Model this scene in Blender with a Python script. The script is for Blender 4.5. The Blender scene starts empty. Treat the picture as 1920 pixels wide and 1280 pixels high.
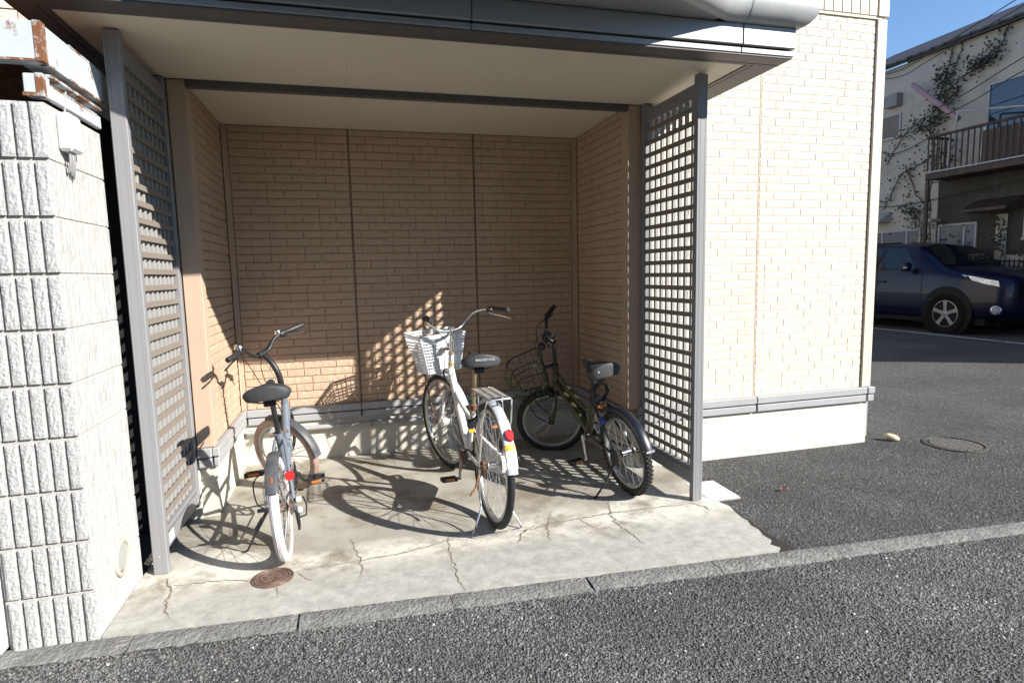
import bpy, math, random
import numpy as np
from mathutils import Vector, Matrix

random.seed(7)
RNG = np.random.default_rng(11)
SC = bpy.context.scene
COL = SC.collection
rad = math.radians

# ------------------------------------------------------------------ camera
CAM = Vector((0.7991, -4.5829, 1.357))
YAW, PITCH, ROLL, FPX = rad(-15.148), rad(-6.566), rad(-1.2845), 1109.8
_f = Vector((math.sin(-YAW) * math.cos(PITCH), math.cos(YAW) * math.cos(PITCH), math.sin(PITCH)))
_r = Vector((math.cos(YAW), math.sin(YAW), 0))
_u = _r.cross(_f)
RGT = _r * math.cos(ROLL) + _u * math.sin(ROLL)
UPV = _u * math.cos(ROLL) - _r * math.sin(ROLL)
FWD = _f
cam_data = bpy.data.cameras.new('camera')
cam_data.sensor_width = 36.0
cam_data.lens = FPX / 1920.0 * 36.0
cam_data.clip_start = 0.05
cam_data.clip_end = 2000
cam = bpy.data.objects.new('camera', cam_data)
COL.objects.link(cam)
cam.matrix_world = Matrix(((RGT.x, UPV.x, -FWD.x, CAM.x), (RGT.y, UPV.y, -FWD.y, CAM.y),
                           (RGT.z, UPV.z, -FWD.z, CAM.z), (0, 0, 0, 1)))
SC.camera = cam

# ------------------------------------------------------------------ light
SUN_EL = rad(29.8)
_h = Vector((1.88, -1.62, 0)).normalized()
TO_SUN = Vector((_h.x * math.cos(SUN_EL), _h.y * math.cos(SUN_EL), math.sin(SUN_EL)))
world = bpy.data.worlds.new('World')
SC.world = world
world.use_nodes = True
wn = world.node_tree.nodes
sky = wn.new('ShaderNodeTexSky')
sky.sky_type = 'NISHITA'
sky.sun_disc = False
sky.sun_elevation = SUN_EL
sky.sun_rotation = math.atan2(_h.x, _h.y)
sky.air_density = 1.0
sky.dust_density = 0.0
sky.ozone_density = 5.0
bg = wn['Background']
bg.inputs[1].default_value = 0.095
world.node_tree.links.new(sky.outputs[0], bg.inputs[0])
sun_d = bpy.data.lights.new('sun', 'SUN')
sun_d.energy = 5.0
sun_d.angle = rad(0.53)
sun_d.color = (1.0, 0.95, 0.87)
sun = bpy.data.objects.new('sun', sun_d)
COL.objects.link(sun)
sun.rotation_euler = TO_SUN.to_track_quat('Z', 'Y').to_euler()
SC.view_settings.view_transform = 'Standard'
SC.view_settings.look = 'None'
SC.view_settings.gamma = 1.0
SC.view_settings.use_curve_mapping = False
SC.view_settings.exposure = 1.05
SC.render.engine = 'CYCLES'
SC.cycles.use_denoising = True
SC.cycles.max_bounces = 8
SC.cycles.diffuse_bounces = 5
SC.cycles.caustics_reflective = False
SC.cycles.caustics_refractive = False

# ------------------------------------------------------------------ helpers
class MB:
    """collects vertices and faces; build() links them as one mesh object"""
    def __init__(self):
        self.v, self.f, self.m = [], [], []
        self.mi = 0
    def add(self, verts, faces):
        o = len(self.v)
        self.v.extend([tuple(q) for q in verts])
        for fc in faces:
            self.f.append(tuple(i + o for i in fc))
            self.m.append(self.mi)
        return self
    def box(self, x0, x1, y0, y1, z0, z1):
        return self.add([(x0, y0, z0), (x1, y0, z0), (x1, y1, z0), (x0, y1, z0), (x0, y0, z1), (x1, y0, z1), (x1, y1, z1), (x0, y1, z1)],
                        [(3, 2, 1, 0), (4, 5, 6, 7), (0, 1, 5, 4), (1, 2, 6, 5), (2, 3, 7, 6), (3, 0, 4, 7)])
    def bbox(self, x0, x1, y0, y1, z0, z1, b=0.003):
        """box with chamfered edges"""
        b = min(b, (x1 - x0) * .45, (y1 - y0) * .45, (z1 - z0) * .45)
        vs, idx = [], {}
        X, Y, Z = (x0, x1), (y0, y1), (z0, z1)
        for i in (0, 1):
            for j in (0, 1):
                for k in (0, 1):
                    sx, sy, sz = (b, -b)[i], (b, -b)[j], (b, -b)[k]
                    for a, q in enumerate(((X[i], Y[j] + sy, Z[k] + sz), (X[i] + sx, Y[j], Z[k] + sz), (X[i] + sx, Y[j] + sy, Z[k]))):
                        idx[(i, j, k, a)] = len(vs)
                        vs.append(q)
        F = []
        g = lambda i, j, k, a: idx[(i, j, k, a)]
        F += [(g(0, 0, 0, 0), g(0, 0, 1, 0), g(0, 1, 1, 0), g(0, 1, 0, 0)), (g(1, 0, 0, 0), g(1, 1, 0, 0), g(1, 1, 1, 0), g(1, 0, 1, 0))]
        F += [(g(0, 0, 0, 1), g(1, 0, 0, 1), g(1, 0, 1, 1), g(0, 0, 1, 1)), (g(0, 1, 0, 1), g(0, 1, 1, 1), g(1, 1, 1, 1), g(1, 1, 0, 1))]
        F += [(g(0, 0, 0, 2), g(0, 1, 0, 2), g(1, 1, 0, 2), g(1, 0, 0, 2)), (g(0, 0, 1, 2), g(1, 0, 1, 2), g(1, 1, 1, 2), g(0, 1, 1, 2))]
        for i in (0, 1):
            for j in (0, 1):
                F.append((g(i, j, 0, 0), g(i, j, 1, 0), g(i, j, 1, 1), g(i, j, 0, 1)))
                F.append((g(i, 0, j, 0), g(i, 1, j, 0), g(i, 1, j, 2), g(i, 0, j, 2)))
                F.append((g(0, i, j, 1), g(1, i, j, 1), g(1, i, j, 2), g(0, i, j, 2)))
                for k in (0, 1):
                    F.append((g(i, j, k, 0), g(i, j, k, 1), g(i, j, k, 2)))
        o = len(self.v)
        c = Vector(((x0 + x1) / 2, (y0 + y1) / 2, (z0 + z1) / 2))
        FF = []
        for fc in F:
            p = [Vector(vs[t]) for t in fc]
            n = (p[1] - p[0]).cross(p[2] - p[0])
            m = sum(p, Vector()) / len(p) - c
            FF.append(fc if n.dot(m) > 0 else tuple(reversed(fc)))
        return self.add(vs, FF)
    def tube(self, path, r, n=8, caps=True, closed=False):
        """swept circle; r is a number or one per point"""
        P = [Vector(q) for q in path]
        N = len(P)
        R = [r] * N if isinstance(r, (int, float)) else [float(np.interp(i * (len(r) - 1) / max(1, N - 1), range(len(r)), r)) for i in range(N)]
        T = []
        for i in range(N):
            if closed:
                t = P[(i + 1) % N] - P[(i - 1) % N]
            else:
                t = P[min(i + 1, N - 1)] - P[max(i - 1, 0)]
            T.append(t.normalized())
        a = Vector((0, 0, 1)) if abs(T[0].z) < .9 else Vector((1, 0, 0))
        nrm = (a - T[0] * a.dot(T[0])).normalized()
        vs = []
        for i in range(N):
            if i:
                nrm = (nrm - T[i] * nrm.dot(T[i]))
                nrm = nrm.normalized() if nrm.length > 1e-6 else T[i].orthogonal().normalized()
            b = T[i].cross(nrm)
            for k in range(n):
                an = 2 * math.pi * k / n
                vs.append(P[i] + (nrm * math.cos(an) + b * math.sin(an)) * R[i])
        fs = []
        for i in range(N if closed else N - 1):
            j = (i + 1) % N
            for k in range(n):
                l = (k + 1) % n
                fs.append((i * n + k, i * n + l, j * n + l, j * n + k))
        if caps and not closed:
            fs.append(tuple(range(n - 1, -1, -1)))
            fs.append(tuple((N - 1) * n + k for k in range(n)))
        return self.add(vs, fs)
    def lathe(self, prof, axis_o, axis_d, n=24, closed=False):
        """profile of (radius, along) revolved about an axis"""
        o, d = Vector(axis_o), Vector(axis_d).normalized()
        a = d.orthogonal().normalized()
        b = d.cross(a)
        vs, fs = [], []
        m = len(prof)
        for i in range(n):
            an = 2 * math.pi * i / n
            e = a * math.cos(an) + b * math.sin(an)
            for (r, h) in prof:
                vs.append(o + e * r + d * h)
        for i in range(n):
            j = (i + 1) % n
            for k in range(m if closed else m - 1):
                l = (k + 1) % m
                fs.append((i * m + k, j * m + k, j * m + l, i * m + l))
        return self.add(vs, fs)
    def prism(self, poly, f0, f1):
        """closed polygon of points mapped by f0 and f1 to two end caps"""
        n = len(poly)
        vs = [f0(q) for q in poly] + [f1(q) for q in poly]
        fs = [tuple(range(n - 1, -1, -1)), tuple(range(n, 2 * n))]
        for i in range(n):
            j = (i + 1) % n
            fs.append((i, j, n + j, n + i))
        return self.add(vs, fs)
    def grid(self, fn, nu, nv):
        vs = [fn(i / nu, j / nv) for j in range(nv + 1) for i in range(nu + 1)]
        fs = [(j * (nu + 1) + i, j * (nu + 1) + i + 1, (j + 1) * (nu + 1) + i + 1, (j + 1) * (nu + 1) + i) for j in range(nv) for i in range(nu)]
        return self.add(vs, fs)
    def xf(self, M):
        self.v = [tuple(M @ Vector(q)) for q in self.v]
        return self
    def build(self, name, mats, parent=None, smooth=35, fix=False):
        me = bpy.data.meshes.new(name)
        me.from_pydata(self.v, [], self.f)
        if not isinstance(mats, (list, tuple)):
            mats = [mats]
        for m in mats:
            me.materials.append(m)
        if len(mats) > 1:
            me.polygons.foreach_set('material_index', self.m)
        if fix:
            import bmesh
            bm = bmesh.new(); bm.from_mesh(me)
            bmesh.ops.recalc_face_normals(bm, faces=bm.faces); bm.to_mesh(me); bm.free()
        if smooth:
            me.shade_smooth()
            me.set_sharp_from_angle(angle=rad(smooth))
        me.update()
        return link(name, me, parent)

def link(name, me, parent=None):
    o = bpy.data.objects.new(name, me)
    COL.objects.link(o)
    if parent:
        o.parent = parent
        if parent.name in BASE:                      # children of such a thing are modelled in world space
            o.matrix_parent_inverse = Matrix.Translation(-BASE[parent.name])
    return o

BASE = {}
def tag(o, label=None, cat=None, group=None, kind=None):
    if label: o['label'] = label
    if cat: o['category'] = cat
    if group: o['group'] = group
    if kind: o['kind'] = kind
    return o

def thing(name, label, cat, loc=(0, 0, 0), group=None, local=False):
    o = bpy.data.objects.new(name, None)
    o.empty_display_size = .1
    COL.objects.link(o)
    o.location = loc
    if not local:
        BASE[o.name] = Vector(loc)
    return tag(o, label, cat, group)

def smoothpath(P, n=6):
    """Catmull-Rom through the points"""
    P = [Vector(q) for q in P]
    out = []
    for i in range(len(P) - 1):
        p0, p1, p2, p3 = P[max(i - 1, 0)], P[i], P[i + 1], P[min(i + 2, len(P) - 1)]
        for k in range(n):
            t = k / n
            out.append(0.5 * ((2 * p1) + (p2 - p0) * t + (2 * p0 - 5 * p1 + 4 * p2 - p3) * t * t + (3 * p1 - p0 - 3 * p2 + p3) * t ** 3))
    out.append(P[-1])
    return out

# ------------------------------------------------------------------ materials
def pbr(name, col, rough=.6, metal=0., var=.0, vscale=8., bump=0., bscale=60., col2=None, c2scale=5., c2lo=.5, c2hi=.65, spec=.5, coat=0., detail=6., bdist=.004, coord='Object', stretch=None, c2rough=None, c2stretch=None):
    m = bpy.data.materials.new(name)
    m.use_nodes = True
    nt = m.node_tree
    N, L = nt.nodes, nt.links
    b = N['Principled BSDF']
    b.inputs['Roughness'].default_value = rough
    b.inputs['Metallic'].default_value = metal
    b.inputs['Specular IOR Level'].default_value = spec
    b.inputs['Coat Weight'].default_value = coat
    b.inputs['Base Color'].default_value = (*col, 1)
    tc = N.new('ShaderNodeTexCoord')
    src = tc.outputs[coord]
    if stretch:
        mp = N.new('ShaderNodeMapping'); mp.inputs['Scale'].default_value = stretch
        L.new(src, mp.inputs['Vector']); src = mp.outputs[0]
    last = None
    if var > 0:
        nz = N.new('ShaderNodeTexNoise'); nz.inputs['Scale'].default_value = vscale; nz.inputs['Detail'].default_value = detail
        nz.inputs['Roughness'].default_value = .65
        L.new(src, nz.inputs['Vector'])
        rp = N.new('ShaderNodeValToRGB')
        rp.color_ramp.elements[0].position = .3; rp.color_ramp.elements[1].position = .7
        rp.color_ramp.elements[0].color = (*[max(0, c * (1 - var)) for c in col], 1)
        rp.color_ramp.elements[1].color = (*[min(1, c * (1 + var)) for c in col], 1)
        L.new(nz.outputs['Fac'], rp.inputs['Fac'])
        last = rp.outputs['Color']
    if col2:
        n2 = N.new('ShaderNodeTexNoise'); n2.inputs['Scale'].default_value = c2scale; n2.inputs['Detail'].default_value = 8; n2.inputs['Roughness'].default_value = .7
        if c2stretch:
            mq = N.new('ShaderNodeMapping'); mq.inputs['Scale'].default_value = c2stretch
            L.new(src, mq.inputs['Vector']); L.new(mq.outputs[0], n2.inputs['Vector'])
        else:
            L.new(src, n2.inputs['Vector'])
        r2 = N.new('ShaderNodeMapRange'); r2.inputs['From Min'].default_value = c2lo; r2.inputs['From Max'].default_value = c2hi
        L.new(n2.outputs['Fac'], r2.inputs['Value'])
        mx = N.new('ShaderNodeMix'); mx.data_type = 'RGBA'
        L.new(r2.outputs[0], mx.inputs['Factor'])
        if last: L.new(last, mx.inputs['A'])
        else: mx.inputs['A'].default_value = (*col, 1)
        mx.inputs['B'].default_value = (*col2, 1)
        last = mx.outputs['Result']
        if c2rough is not None:
            mr = N.new('ShaderNodeMapRange'); mr.inputs['To Min'].default_value = rough; mr.inputs['To Max'].default_value = c2rough
            L.new(r2.outputs[0], mr.inputs['Value']); L.new(mr.outputs[0], b.inputs['Roughness'])
            if metal:
                mm = N.new('ShaderNodeMapRange'); mm.inputs['To Min'].default_value = metal; mm.inputs['To Max'].default_value = 0
                L.new(r2.outputs[0], mm.inputs['Value']); L.new(mm.outputs[0], b.inputs['Metallic'])
    if last: L.new(last, b.inputs['Base Color'])
    if bump > 0:
        n3 = N.new('ShaderNodeTexNoise'); n3.inputs['Scale'].default_value = bscale; n3.inputs['Detail'].default_value = 5
        L.new(src, n3.inputs['Vector'])
        bp = N.new('ShaderNodeBump'); bp.inputs['Strength'].default_value = bump; bp.inputs['Distance'].default_value = bdist
        L.new(n3.outputs['Fac'], bp.inputs['Height']); L.new(bp.outputs[0], b.inputs['Normal'])
    return m

M = {}
M['cream'] = pbr('cream_siding', (.61, .55, .46), .72, var=.05, vscale=3, bump=.8, bscale=55, bdist=.006, col2=(.53, .465, .375), c2scale=5, c2lo=.50, c2hi=.80, c2stretch=(1, 1, .12))
M['cream_trim'] = pbr('cream_trim', (.62, .54, .42), .6, var=.03, vscale=4, bump=.1, bscale=60)
M['cream_joint'] = pbr('cream_joint', (.61, .54, .44), .8, var=.06, vscale=10)
M['peach'] = pbr('peach_siding', (.50, .366, .265), .72, var=.08, vscale=3, bump=.8, bscale=55, bdist=.006, col2=(.42, .30, .21), c2scale=5, c2lo=.48, c2hi=.78, c2stretch=(1, 1, .12))
M['peach_trim'] = pbr('peach_trim', (.465, .35, .26), .62, var=.05, vscale=3, bump=.12, bscale=50)
M['peach_joint'] = pbr('peach_joint', (.38, .268, .187), .85, var=.1, vscale=10)
M['foundation'] = pbr('foundation_render', (.58, .555, .485), .8, var=.05, vscale=6, bump=.35, bscale=130, col2=(.47, .44, .36), c2scale=3.5, c2lo=.58, c2hi=.8)
M['flash'] = pbr('grey_flashing', (.33, .335, .345), .5, var=.06, vscale=5, col2=(.39, .39, .385), c2scale=9, c2lo=.55, c2hi=.75)
M['alu'] = pbr('grey_aluminium', (.225, .225, .235), .5, 0., var=.07, vscale=6, stretch=(1, 1, .15), spec=.4)
M['alu_dark'] = pbr('dark_grey_aluminium', (.09, .085, .082), .5, 0., var=.05, vscale=6, spec=.4)
M['lattice'] = pbr('taupe_slat', (.215, .185, .16), .6, var=.05, vscale=8, spec=.3)
M['soffit'] = pbr('soffit_board', (.66, .62, .51), .55, var=.03, vscale=2, bump=.35, bscale=45, bdist=.004)
M['metal_white'] = pbr('pale_grey_coated_metal', (.40, .41, .42), .42, .05, var=.05, vscale=3, bump=.04, bscale=200, col2=(.33, .335, .34), c2scale=4, c2lo=.5, c2hi=.75)
M['fascia'] = pbr('grey_fascia', (.30, .31, .325), .4, .15, var=.03, vscale=3)
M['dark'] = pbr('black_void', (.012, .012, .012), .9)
M['block'] = pbr('split_block', (.42, .42, .42), .92, var=.15, vscale=70, bump=.9, bscale=95, bdist=.005, col2=(.30, .30, .31), c2scale=60, c2lo=.56, c2hi=.72)
M['block_side'] = pbr('smooth_block', (.43, .43, .42), .9, var=.10, vscale=55, bump=.9, bscale=110, bdist=.006, stretch=(1, 1, .35), col2=(.32, .32, .305), c2scale=30, c2lo=.50, c2hi=.68)
M['mortar'] = pbr('mortar', (.40, .39, .36), .95, var=.1, vscale=30, bump=.4, bscale=80)
M['rusty'] = pbr('rusty_painted_steel', (.46, .50, .53), .45, var=.06, vscale=6, col2=(.20, .085, .035), c2scale=9, c2lo=.60, c2hi=.68, c2rough=.9, bump=.1, bscale=30)
M['rust'] = pbr('rust', (.16, .07, .035), .9, var=.3, vscale=25, bump=.3, bscale=80, col2=(.30, .16, .09), c2scale=14)
M['white_plastic'] = pbr('white_plastic', (.74, .75, .75), .4, var=.03, vscale=9)
M['cable'] = pbr('cable_grey', (.30, .30, .31), .5)
M['black_cable'] = pbr('black_cable', (.018, .018, .018), .45)
M['vent_grey'] = pbr('vent_plastic', (.36, .36, .345), .5, var=.05, vscale=20)
M['vent_ring'] = pbr('vent_ring', (.44, .41, .34), .6, var=.12, vscale=20)
M['gap_shade'] = pbr('gap_shade_black', (.022, .019, .016), 1., var=.4, vscale=60)  # stands in for the shade inside the gap at the slab edge
M['slat_grey'] = pbr('grey_slat', (.30, .295, .285), .6, var=.05, vscale=8, spec=.3)
M['rusty_heavy'] = pbr('flaking_rusty_paint', (.44, .47, .48), .6, var=.08, vscale=9, col2=(.17, .07, .03), c2scale=11, c2lo=.44, c2hi=.54, c2rough=.95, bump=.3, bscale=60)
M['caulk'] = pbr('brown_caulk', (.42, .33, .24), .7, var=.08, vscale=12)
# ------------------------------------------------------------------ ground
def asphalt_mat():
    m = bpy.data.materials.new('asphalt'); m.use_nodes = True
    nt = m.node_tree; N, L = nt.nodes, nt.links
    b = N['Principled BSDF']; b.inputs['Roughness'].default_value = .88; b.inputs['Specular IOR Level'].default_value = .35
    tc = N.new('ShaderNodeTexCoord')
    v1 = N.new('ShaderNodeTexVoronoi'); v1.inputs['Scale'].default_value = 95; v1.inputs['Randomness'].default_value = 1
    v2 = N.new('ShaderNodeTexVoronoi'); v2.inputs['Scale'].default_value = 95; v2.feature = 'DISTANCE_TO_EDGE'
    nz = N.new('ShaderNodeTexNoise'); nz.inputs['Scale'].default_value = 1.3; nz.inputs['Detail'].default_value = 6
    nf = N.new('ShaderNodeTexNoise'); nf.inputs['Scale'].default_value = 240; nf.inputs['Detail'].default_value = 3
    for q in (v1, v2, nz, nf): L.new(tc.outputs['Object'], q.inputs['Vector'])
    sp = N.new('ShaderNodeSeparateColor'); L.new(v1.outputs['Color'], sp.inputs[0])
    rp = N.new('ShaderNodeValToRGB'); e = rp.color_ramp.elements
    e[0].position = 0; e[0].color = (.065, .065, .066, 1); e[1].position = .9; e[1].color = (.125, .122, .118, 1)
    x = e.new(.98); x.color = (.24, .235, .22, 1)
    L.new(sp.outputs[0], rp.inputs['Fac'])
    mr = N.new('ShaderNodeMapRange'); mr.inputs['From Min'].default_value = 0; mr.inputs['From Max'].default_value = .12; mr.inputs['To Min'].default_value = .35
    L.new(v2.outputs['Distance'], mr.inputs['Value'])
    m2 = N.new('ShaderNodeMapRange'); m2.inputs['From Min'].default_value = .3; m2.inputs['From Max'].default_value = .7; m2.inputs['To Min'].default_value = .8; m2.inputs['To Max'].default_value = 1.25
    L.new(nz.outputs['Fac'], m2.inputs['Value'])
    mu = N.new('ShaderNodeMath'); mu.operation = 'MULTIPLY'; L.new(mr.outputs[0], mu.inputs[0]); L.new(m2.outputs[0], mu.inputs[1])
    mx = N.new('ShaderNodeVectorMath'); mx.operation = 'SCALE'; L.new(rp.outputs['Color'], mx.inputs[0]); L.new(mu.outputs[0], mx.inputs['Scale'])
    L.new(mx.outputs[0], b.inputs['Base Color'])
    ad = N.new('ShaderNodeMath'); ad.operation = 'ADD'; L.new(v2.outputs['Distance'], ad.inputs[0])
    ml = N.new('ShaderNodeMath'); ml.operation = 'MULTIPLY'; ml.inputs[1].default_value = .25; L.new(nf.outputs['Fac'], ml.inputs[0]); L.new(ml.outputs[0], ad.inputs[1])
    bp = N.new('ShaderNodeBump'); bp.inputs['Strength'].default_value = .9; bp.inputs['Distance'].default_value = .02
    L.new(ad.outputs[0], bp.inputs['Height']); L.new(bp.outputs[0], b.inputs['Normal'])
    return m
M['asphalt'] = asphalt_mat()

def chip_mat():
    m = bpy.data.materials.new('asphalt_aggregate'); m.use_nodes = True
    N, L = m.node_tree.nodes, m.node_tree.links
    b = N['Principled BSDF']; b.inputs['Roughness'].default_value = .8; b.inputs['Specular IOR Level'].default_value = .4
    a = N.new('ShaderNodeAttribute'); a.attribute_name = 'tint'
    L.new(a.outputs['Color'], b.inputs['Base Color'])
    return m

def ground_z(x, y):
    t = min(1, max(0, (x - 5.6) / 4.6))
    return -.012 + .122 * t * t * (3 - 2 * t)

xs = [-400, -120, -40, -12, -5, -2] + [i * .5 for i in range(0, 29)] + [16, 20, 40, 120, 400]
ys = [-400, -120, -40, -12] + [i * 1.0 for i in range(-8, 13)] + [20, 40, 120, 400]
g = MB()
nx = len(xs)
g.add([(x, y, ground_z(x, y)) for y in ys for x in xs],
      [(j * nx + i, j * nx + i + 1, (j + 1) * nx + i + 1, (j + 1) * nx + i) for j in range(len(ys) - 1) for i in range(nx - 1)])
ground = g.build('ground', M['asphalt'], smooth=0)
tag(ground, 'dark grey asphalt of the road and car park', kind='structure')

KS = -.0675                                   # the kerb runs a little askew of the building
def kerb_far(x): return -2.118 + KS * (x - .2)
def kerb_near(x): return -2.243 + KS * (x - .2)

def chips(name, n, inside, smin, smax, zoff, parent, gain=1.):
    """thousands of loose-looking stone chips standing proud of the asphalt, one mesh"""
    P = np.empty((0, 2))
    while len(P) < n:
        c = np.column_stack([RNG.uniform(-1.0, 6.2, n), RNG.uniform(-3.75, -.4, n)])
        P = np.vstack([P, c[inside(c[:, 0], c[:, 1])]])
    P = P[:n]
    base = np.array([(1, 0, 0), (.3, .95, 0), (-.8, .6, 0), (-.8, -.6, 0), (.3, -.95, 0), (.1, .1, .75), (-.25, -.1, .62)], float)
    fac = np.array([(0, 1, 5), (1, 2, 5), (2, 6, 5), (2, 3, 6), (3, 4, 6), (4, 5, 6), (4, 0, 5)])
    k = len(base)
    s = RNG.uniform(smin, smax, n)[:, None, None] * RNG.uniform(.75, 1.25, (n, 1, 3))
    jit = RNG.normal(0, .16, (n, k, 3)); jit[:, :5, 2] = -.25
    q = (base[None] + jit) * s
    a = RNG.uniform(0, 2 * np.pi, n)
    ca, sa = np.cos(a)[:, None], np.sin(a)[:, None]
    X = q[:, :, 0] * ca - q[:, :, 1] * sa + P[:, 0:1]
    Y = q[:, :, 0] * sa + q[:, :, 1] * ca + P[:, 1:2]
    Z = q[:, :, 2] + zoff
    V = np.stack([X, Y, Z], -1).reshape(-1, 3)
    F = (fac[None] + (np.arange(n) * k)[:, None, None]).reshape(-1, 3)
    me = bpy.data.meshes.new(name)
    me.vertices.add(len(V)); me.vertices.foreach_set('co', V.ravel())
    me.loops.add(F.size); me.loops.foreach_set('vertex_index', F.ravel().astype(np.int32))
    me.polygons.add(len(F)); me.polygons.foreach_set('loop_start', np.arange(0, F.size, 3, dtype=np.int32))
    t = RNG.uniform(.055, .125, n)
    t = np.where(RNG.random(n) < .05, RNG.uniform(.12, .20, n), t)
    t = np.where(RNG.random(n) < .006, RNG.uniform(.26, .42, n), t)
    t = gain * t * (1 + .22 * np.sin(P[:, 0] * 2.1 + 1.3 * np.sin(P[:, 1] * 3.7)) * np.sin(P[:, 1] * 2.9 + P[:, 0] * 1.1) + .10 * np.sin(P[:, 0] * 9.3 + P[:, 1] * 7.1))
    c = np.ones((n, k, 4)); c[:, :, 0] = t[:, None]; c[:, :, 1] = t[:, None] * .985; c[:, :, 2] = t[:, None] * .96
    at = me.color_attributes.new('tint', 'FLOAT_COLOR', 'POINT'); at.data.foreach_set('color', c.ravel())
    me.materials.append(M['chip'])
    me.update(); me.validate()
    o = link(name, me, parent)
    return tag(o, kind='stuff')
M['chip'] = chip_mat()
chips('asphalt_aggregate', 62000, lambda x, y: (y < kerb_near(x) + .004) & (y > -3.45 - .1 * x * 0) & (x < 4.9) & (y > -2.35 - .34 * x - .42), .0038, .0088, -.0125, ground, 1.38)
def right_patch(x, y): return (x > np.interp(-y, [1.6, 1.9, 2.15, 2.3], [2.86, 2.832, 2.85, 2.85])) & (y > kerb_far(x)) & (x > 2.85) & (y < -.99) & ~((x < 3.01) & (y > -1.66) & (y < -1.34)) & ((x - 5.17) ** 2 + (y + 1.24) ** 2 > .205 ** 2) & (x < 5.9)
chips('asphalt_aggregate', 40000, right_patch, .0035, .008, -.0125, ground)

# ------------------------------------------------------------------ concrete floor
def concrete_mat():
    m = bpy.data.materials.new('stained_concrete'); m.use_nodes = True
    nt = m.node_tree; N, L = nt.nodes, nt.links
    b = N['Principled BSDF']; b.inputs['Roughness'].default_value = .62
    tc = N.new('ShaderNodeTexCoord'); src = tc.outputs['Object']
    def noise(s, d=6, r=.6, vec=None):
        q = N.new('ShaderNodeTexNoise'); q.inputs['Scale'].default_value = s; q.inputs['Detail'].default_value = d; q.inputs['Roughness'].default_value = r
        L.new(vec or src, q.inputs['Vector']); return q.outputs['Fac']
    def rng(v, a, c, lo=0., hi=1.):
        q = N.new('ShaderNodeMapRange'); q.inputs['From Min'].default_value = a; q.inputs['From Max'].default_value = c
        q.inputs['To Min'].default_value = lo; q.inputs['To Max'].default_value = hi; L.new(v, q.inputs['Value']); return q.outputs[0]
    def mix(f, A, B):
        q = N.new('ShaderNodeMix'); q.data_type = 'RGBA'; L.new(f, q.inputs['Factor'])
        for k, s in (('A', A), ('B', B)):
            if isinstance(s, tuple): q.inputs[k].default_value = (*s, 1)
            else: L.new(s, q.inputs[k])
        return q.outputs['Result']
    def math2(op, A, B):
        q = N.new('ShaderNodeMath'); q.operation = op
        for k, s in enumerate((A, B)):
            if isinstance(s, (int, float)): q.inputs[k].default_value = s
            else: L.new(s, q.inputs[k])
        return q.outputs[0]
    sep = N.new('ShaderNodeSeparateXYZ'); L.new(src, sep.inputs[0])
    c = mix(rng(noise(2.2), .35, .65), (.275, .26, .222), (.42, .405, .355))
    # pale, scrubbed patches and brown tide marks across the middle of the floor
    wob = math2('ADD', sep.outputs['Y'], math2('MULTIPLY', math2('SUBTRACT', noise(1.7, 4), .5), 1.1))
    band = math2('MULTIPLY', rng(wob, -1.95, -1.80), rng(wob, -1.45, -1.66))
    c = mix(math2('MULTIPLY', band, rng(noise(7, 8, .7), .36, .52)), c, (.62, .60, .53))
    c = mix(math2('MULTIPLY', rng(noise(3.1, 8, .7), .50, .62), .75), c, (.19, .16, .11))
    front = rng(math2('ADD', sep.outputs['Y'], math2('MULTIPLY', math2('SUBTRACT', noise(2.5, 6), .5), .35)), -1.75, -1.95)
    c = mix(front, c, mix(rng(noise(14, 8, .75), .35, .65), (.30, .293, .265), (.47, .46, .42)))
    c = mix(math2('MULTIPLY', rng(noise(6.3, 8, .75), .64, .72), .7), c, (.36, .20, .10))
    c = mix(rng(noise(160, 3), .56, .75, 0, .45), c, (.20, .185, .16))
    L.new(c, b.inputs['Base Color'])
    L.new(rng(noise(5, 5), .3, .7, .5, .75), b.inputs['Roughness'])
    bp = N.new('ShaderNodeBump'); bp.inputs['Strength'].default_value = .4; bp.inputs['Distance'].default_value = .004
    L.new(math2('ADD', noise(120, 4), math2('MULTIPLY', noise(9, 5), 1.6)), bp.inputs['Height']); L.new(bp.outputs[0], b.inputs['Normal'])
    return m
M['concrete'] = concrete_mat()
M['crack_edge'] = pbr('crack_edge', (.40, .375, .31), .9, var=.3, vscale=40, col2=(.25, .19, .12), c2scale=20)
M['crack'] = pbr('crack_dirt', (.145, .122, .095), .95, var=.4, vscale=30)
M['kerb'] = pbr('kerb_concrete', (.205, .202, .192), .95, var=.35, vscale=38, bump=1., bscale=70, bdist=.012, col2=(.115, .114, .11), c2scale=11, c2lo=.46, c2hi=.70)

edge = [(2.838, -1.60), (2.825, -1.68), (2.842, -1.75), (2.822, -1.82), (2.808, -1.90), (2.812, -1.945), (2.79, -2.0), (2.795, -2.06), (2.772, -2.12), (2.775, -2.18), (2.735, -2.215), (2.76, -2.262), (2.735, -2.285)]
outline = [(-.195, kerb_far(-.195)), ] + [(x, kerb_far(x) + .001) for x in (.2, .7, 1.2, 1.7, 2.2, 2.7)] + [(e[0], e[1]) for e in reversed(edge) if e[1] > kerb_far(e[0])] + [(2.83, -.94), (2.605, -.94), (2.605, .01), (-.005, .01), (-.005, -.94), (-.195, -.94)]
fl = MB().prism(outline, lambda q: (q[0], q[1], -.16), lambda q: (q[0], q[1], 0))
floor = fl.build('concrete_floor', M['concrete'], smooth=0, fix=True)
tag(floor, 'cracked, stained concrete floor of the bicycle bay', kind='structure')

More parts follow.
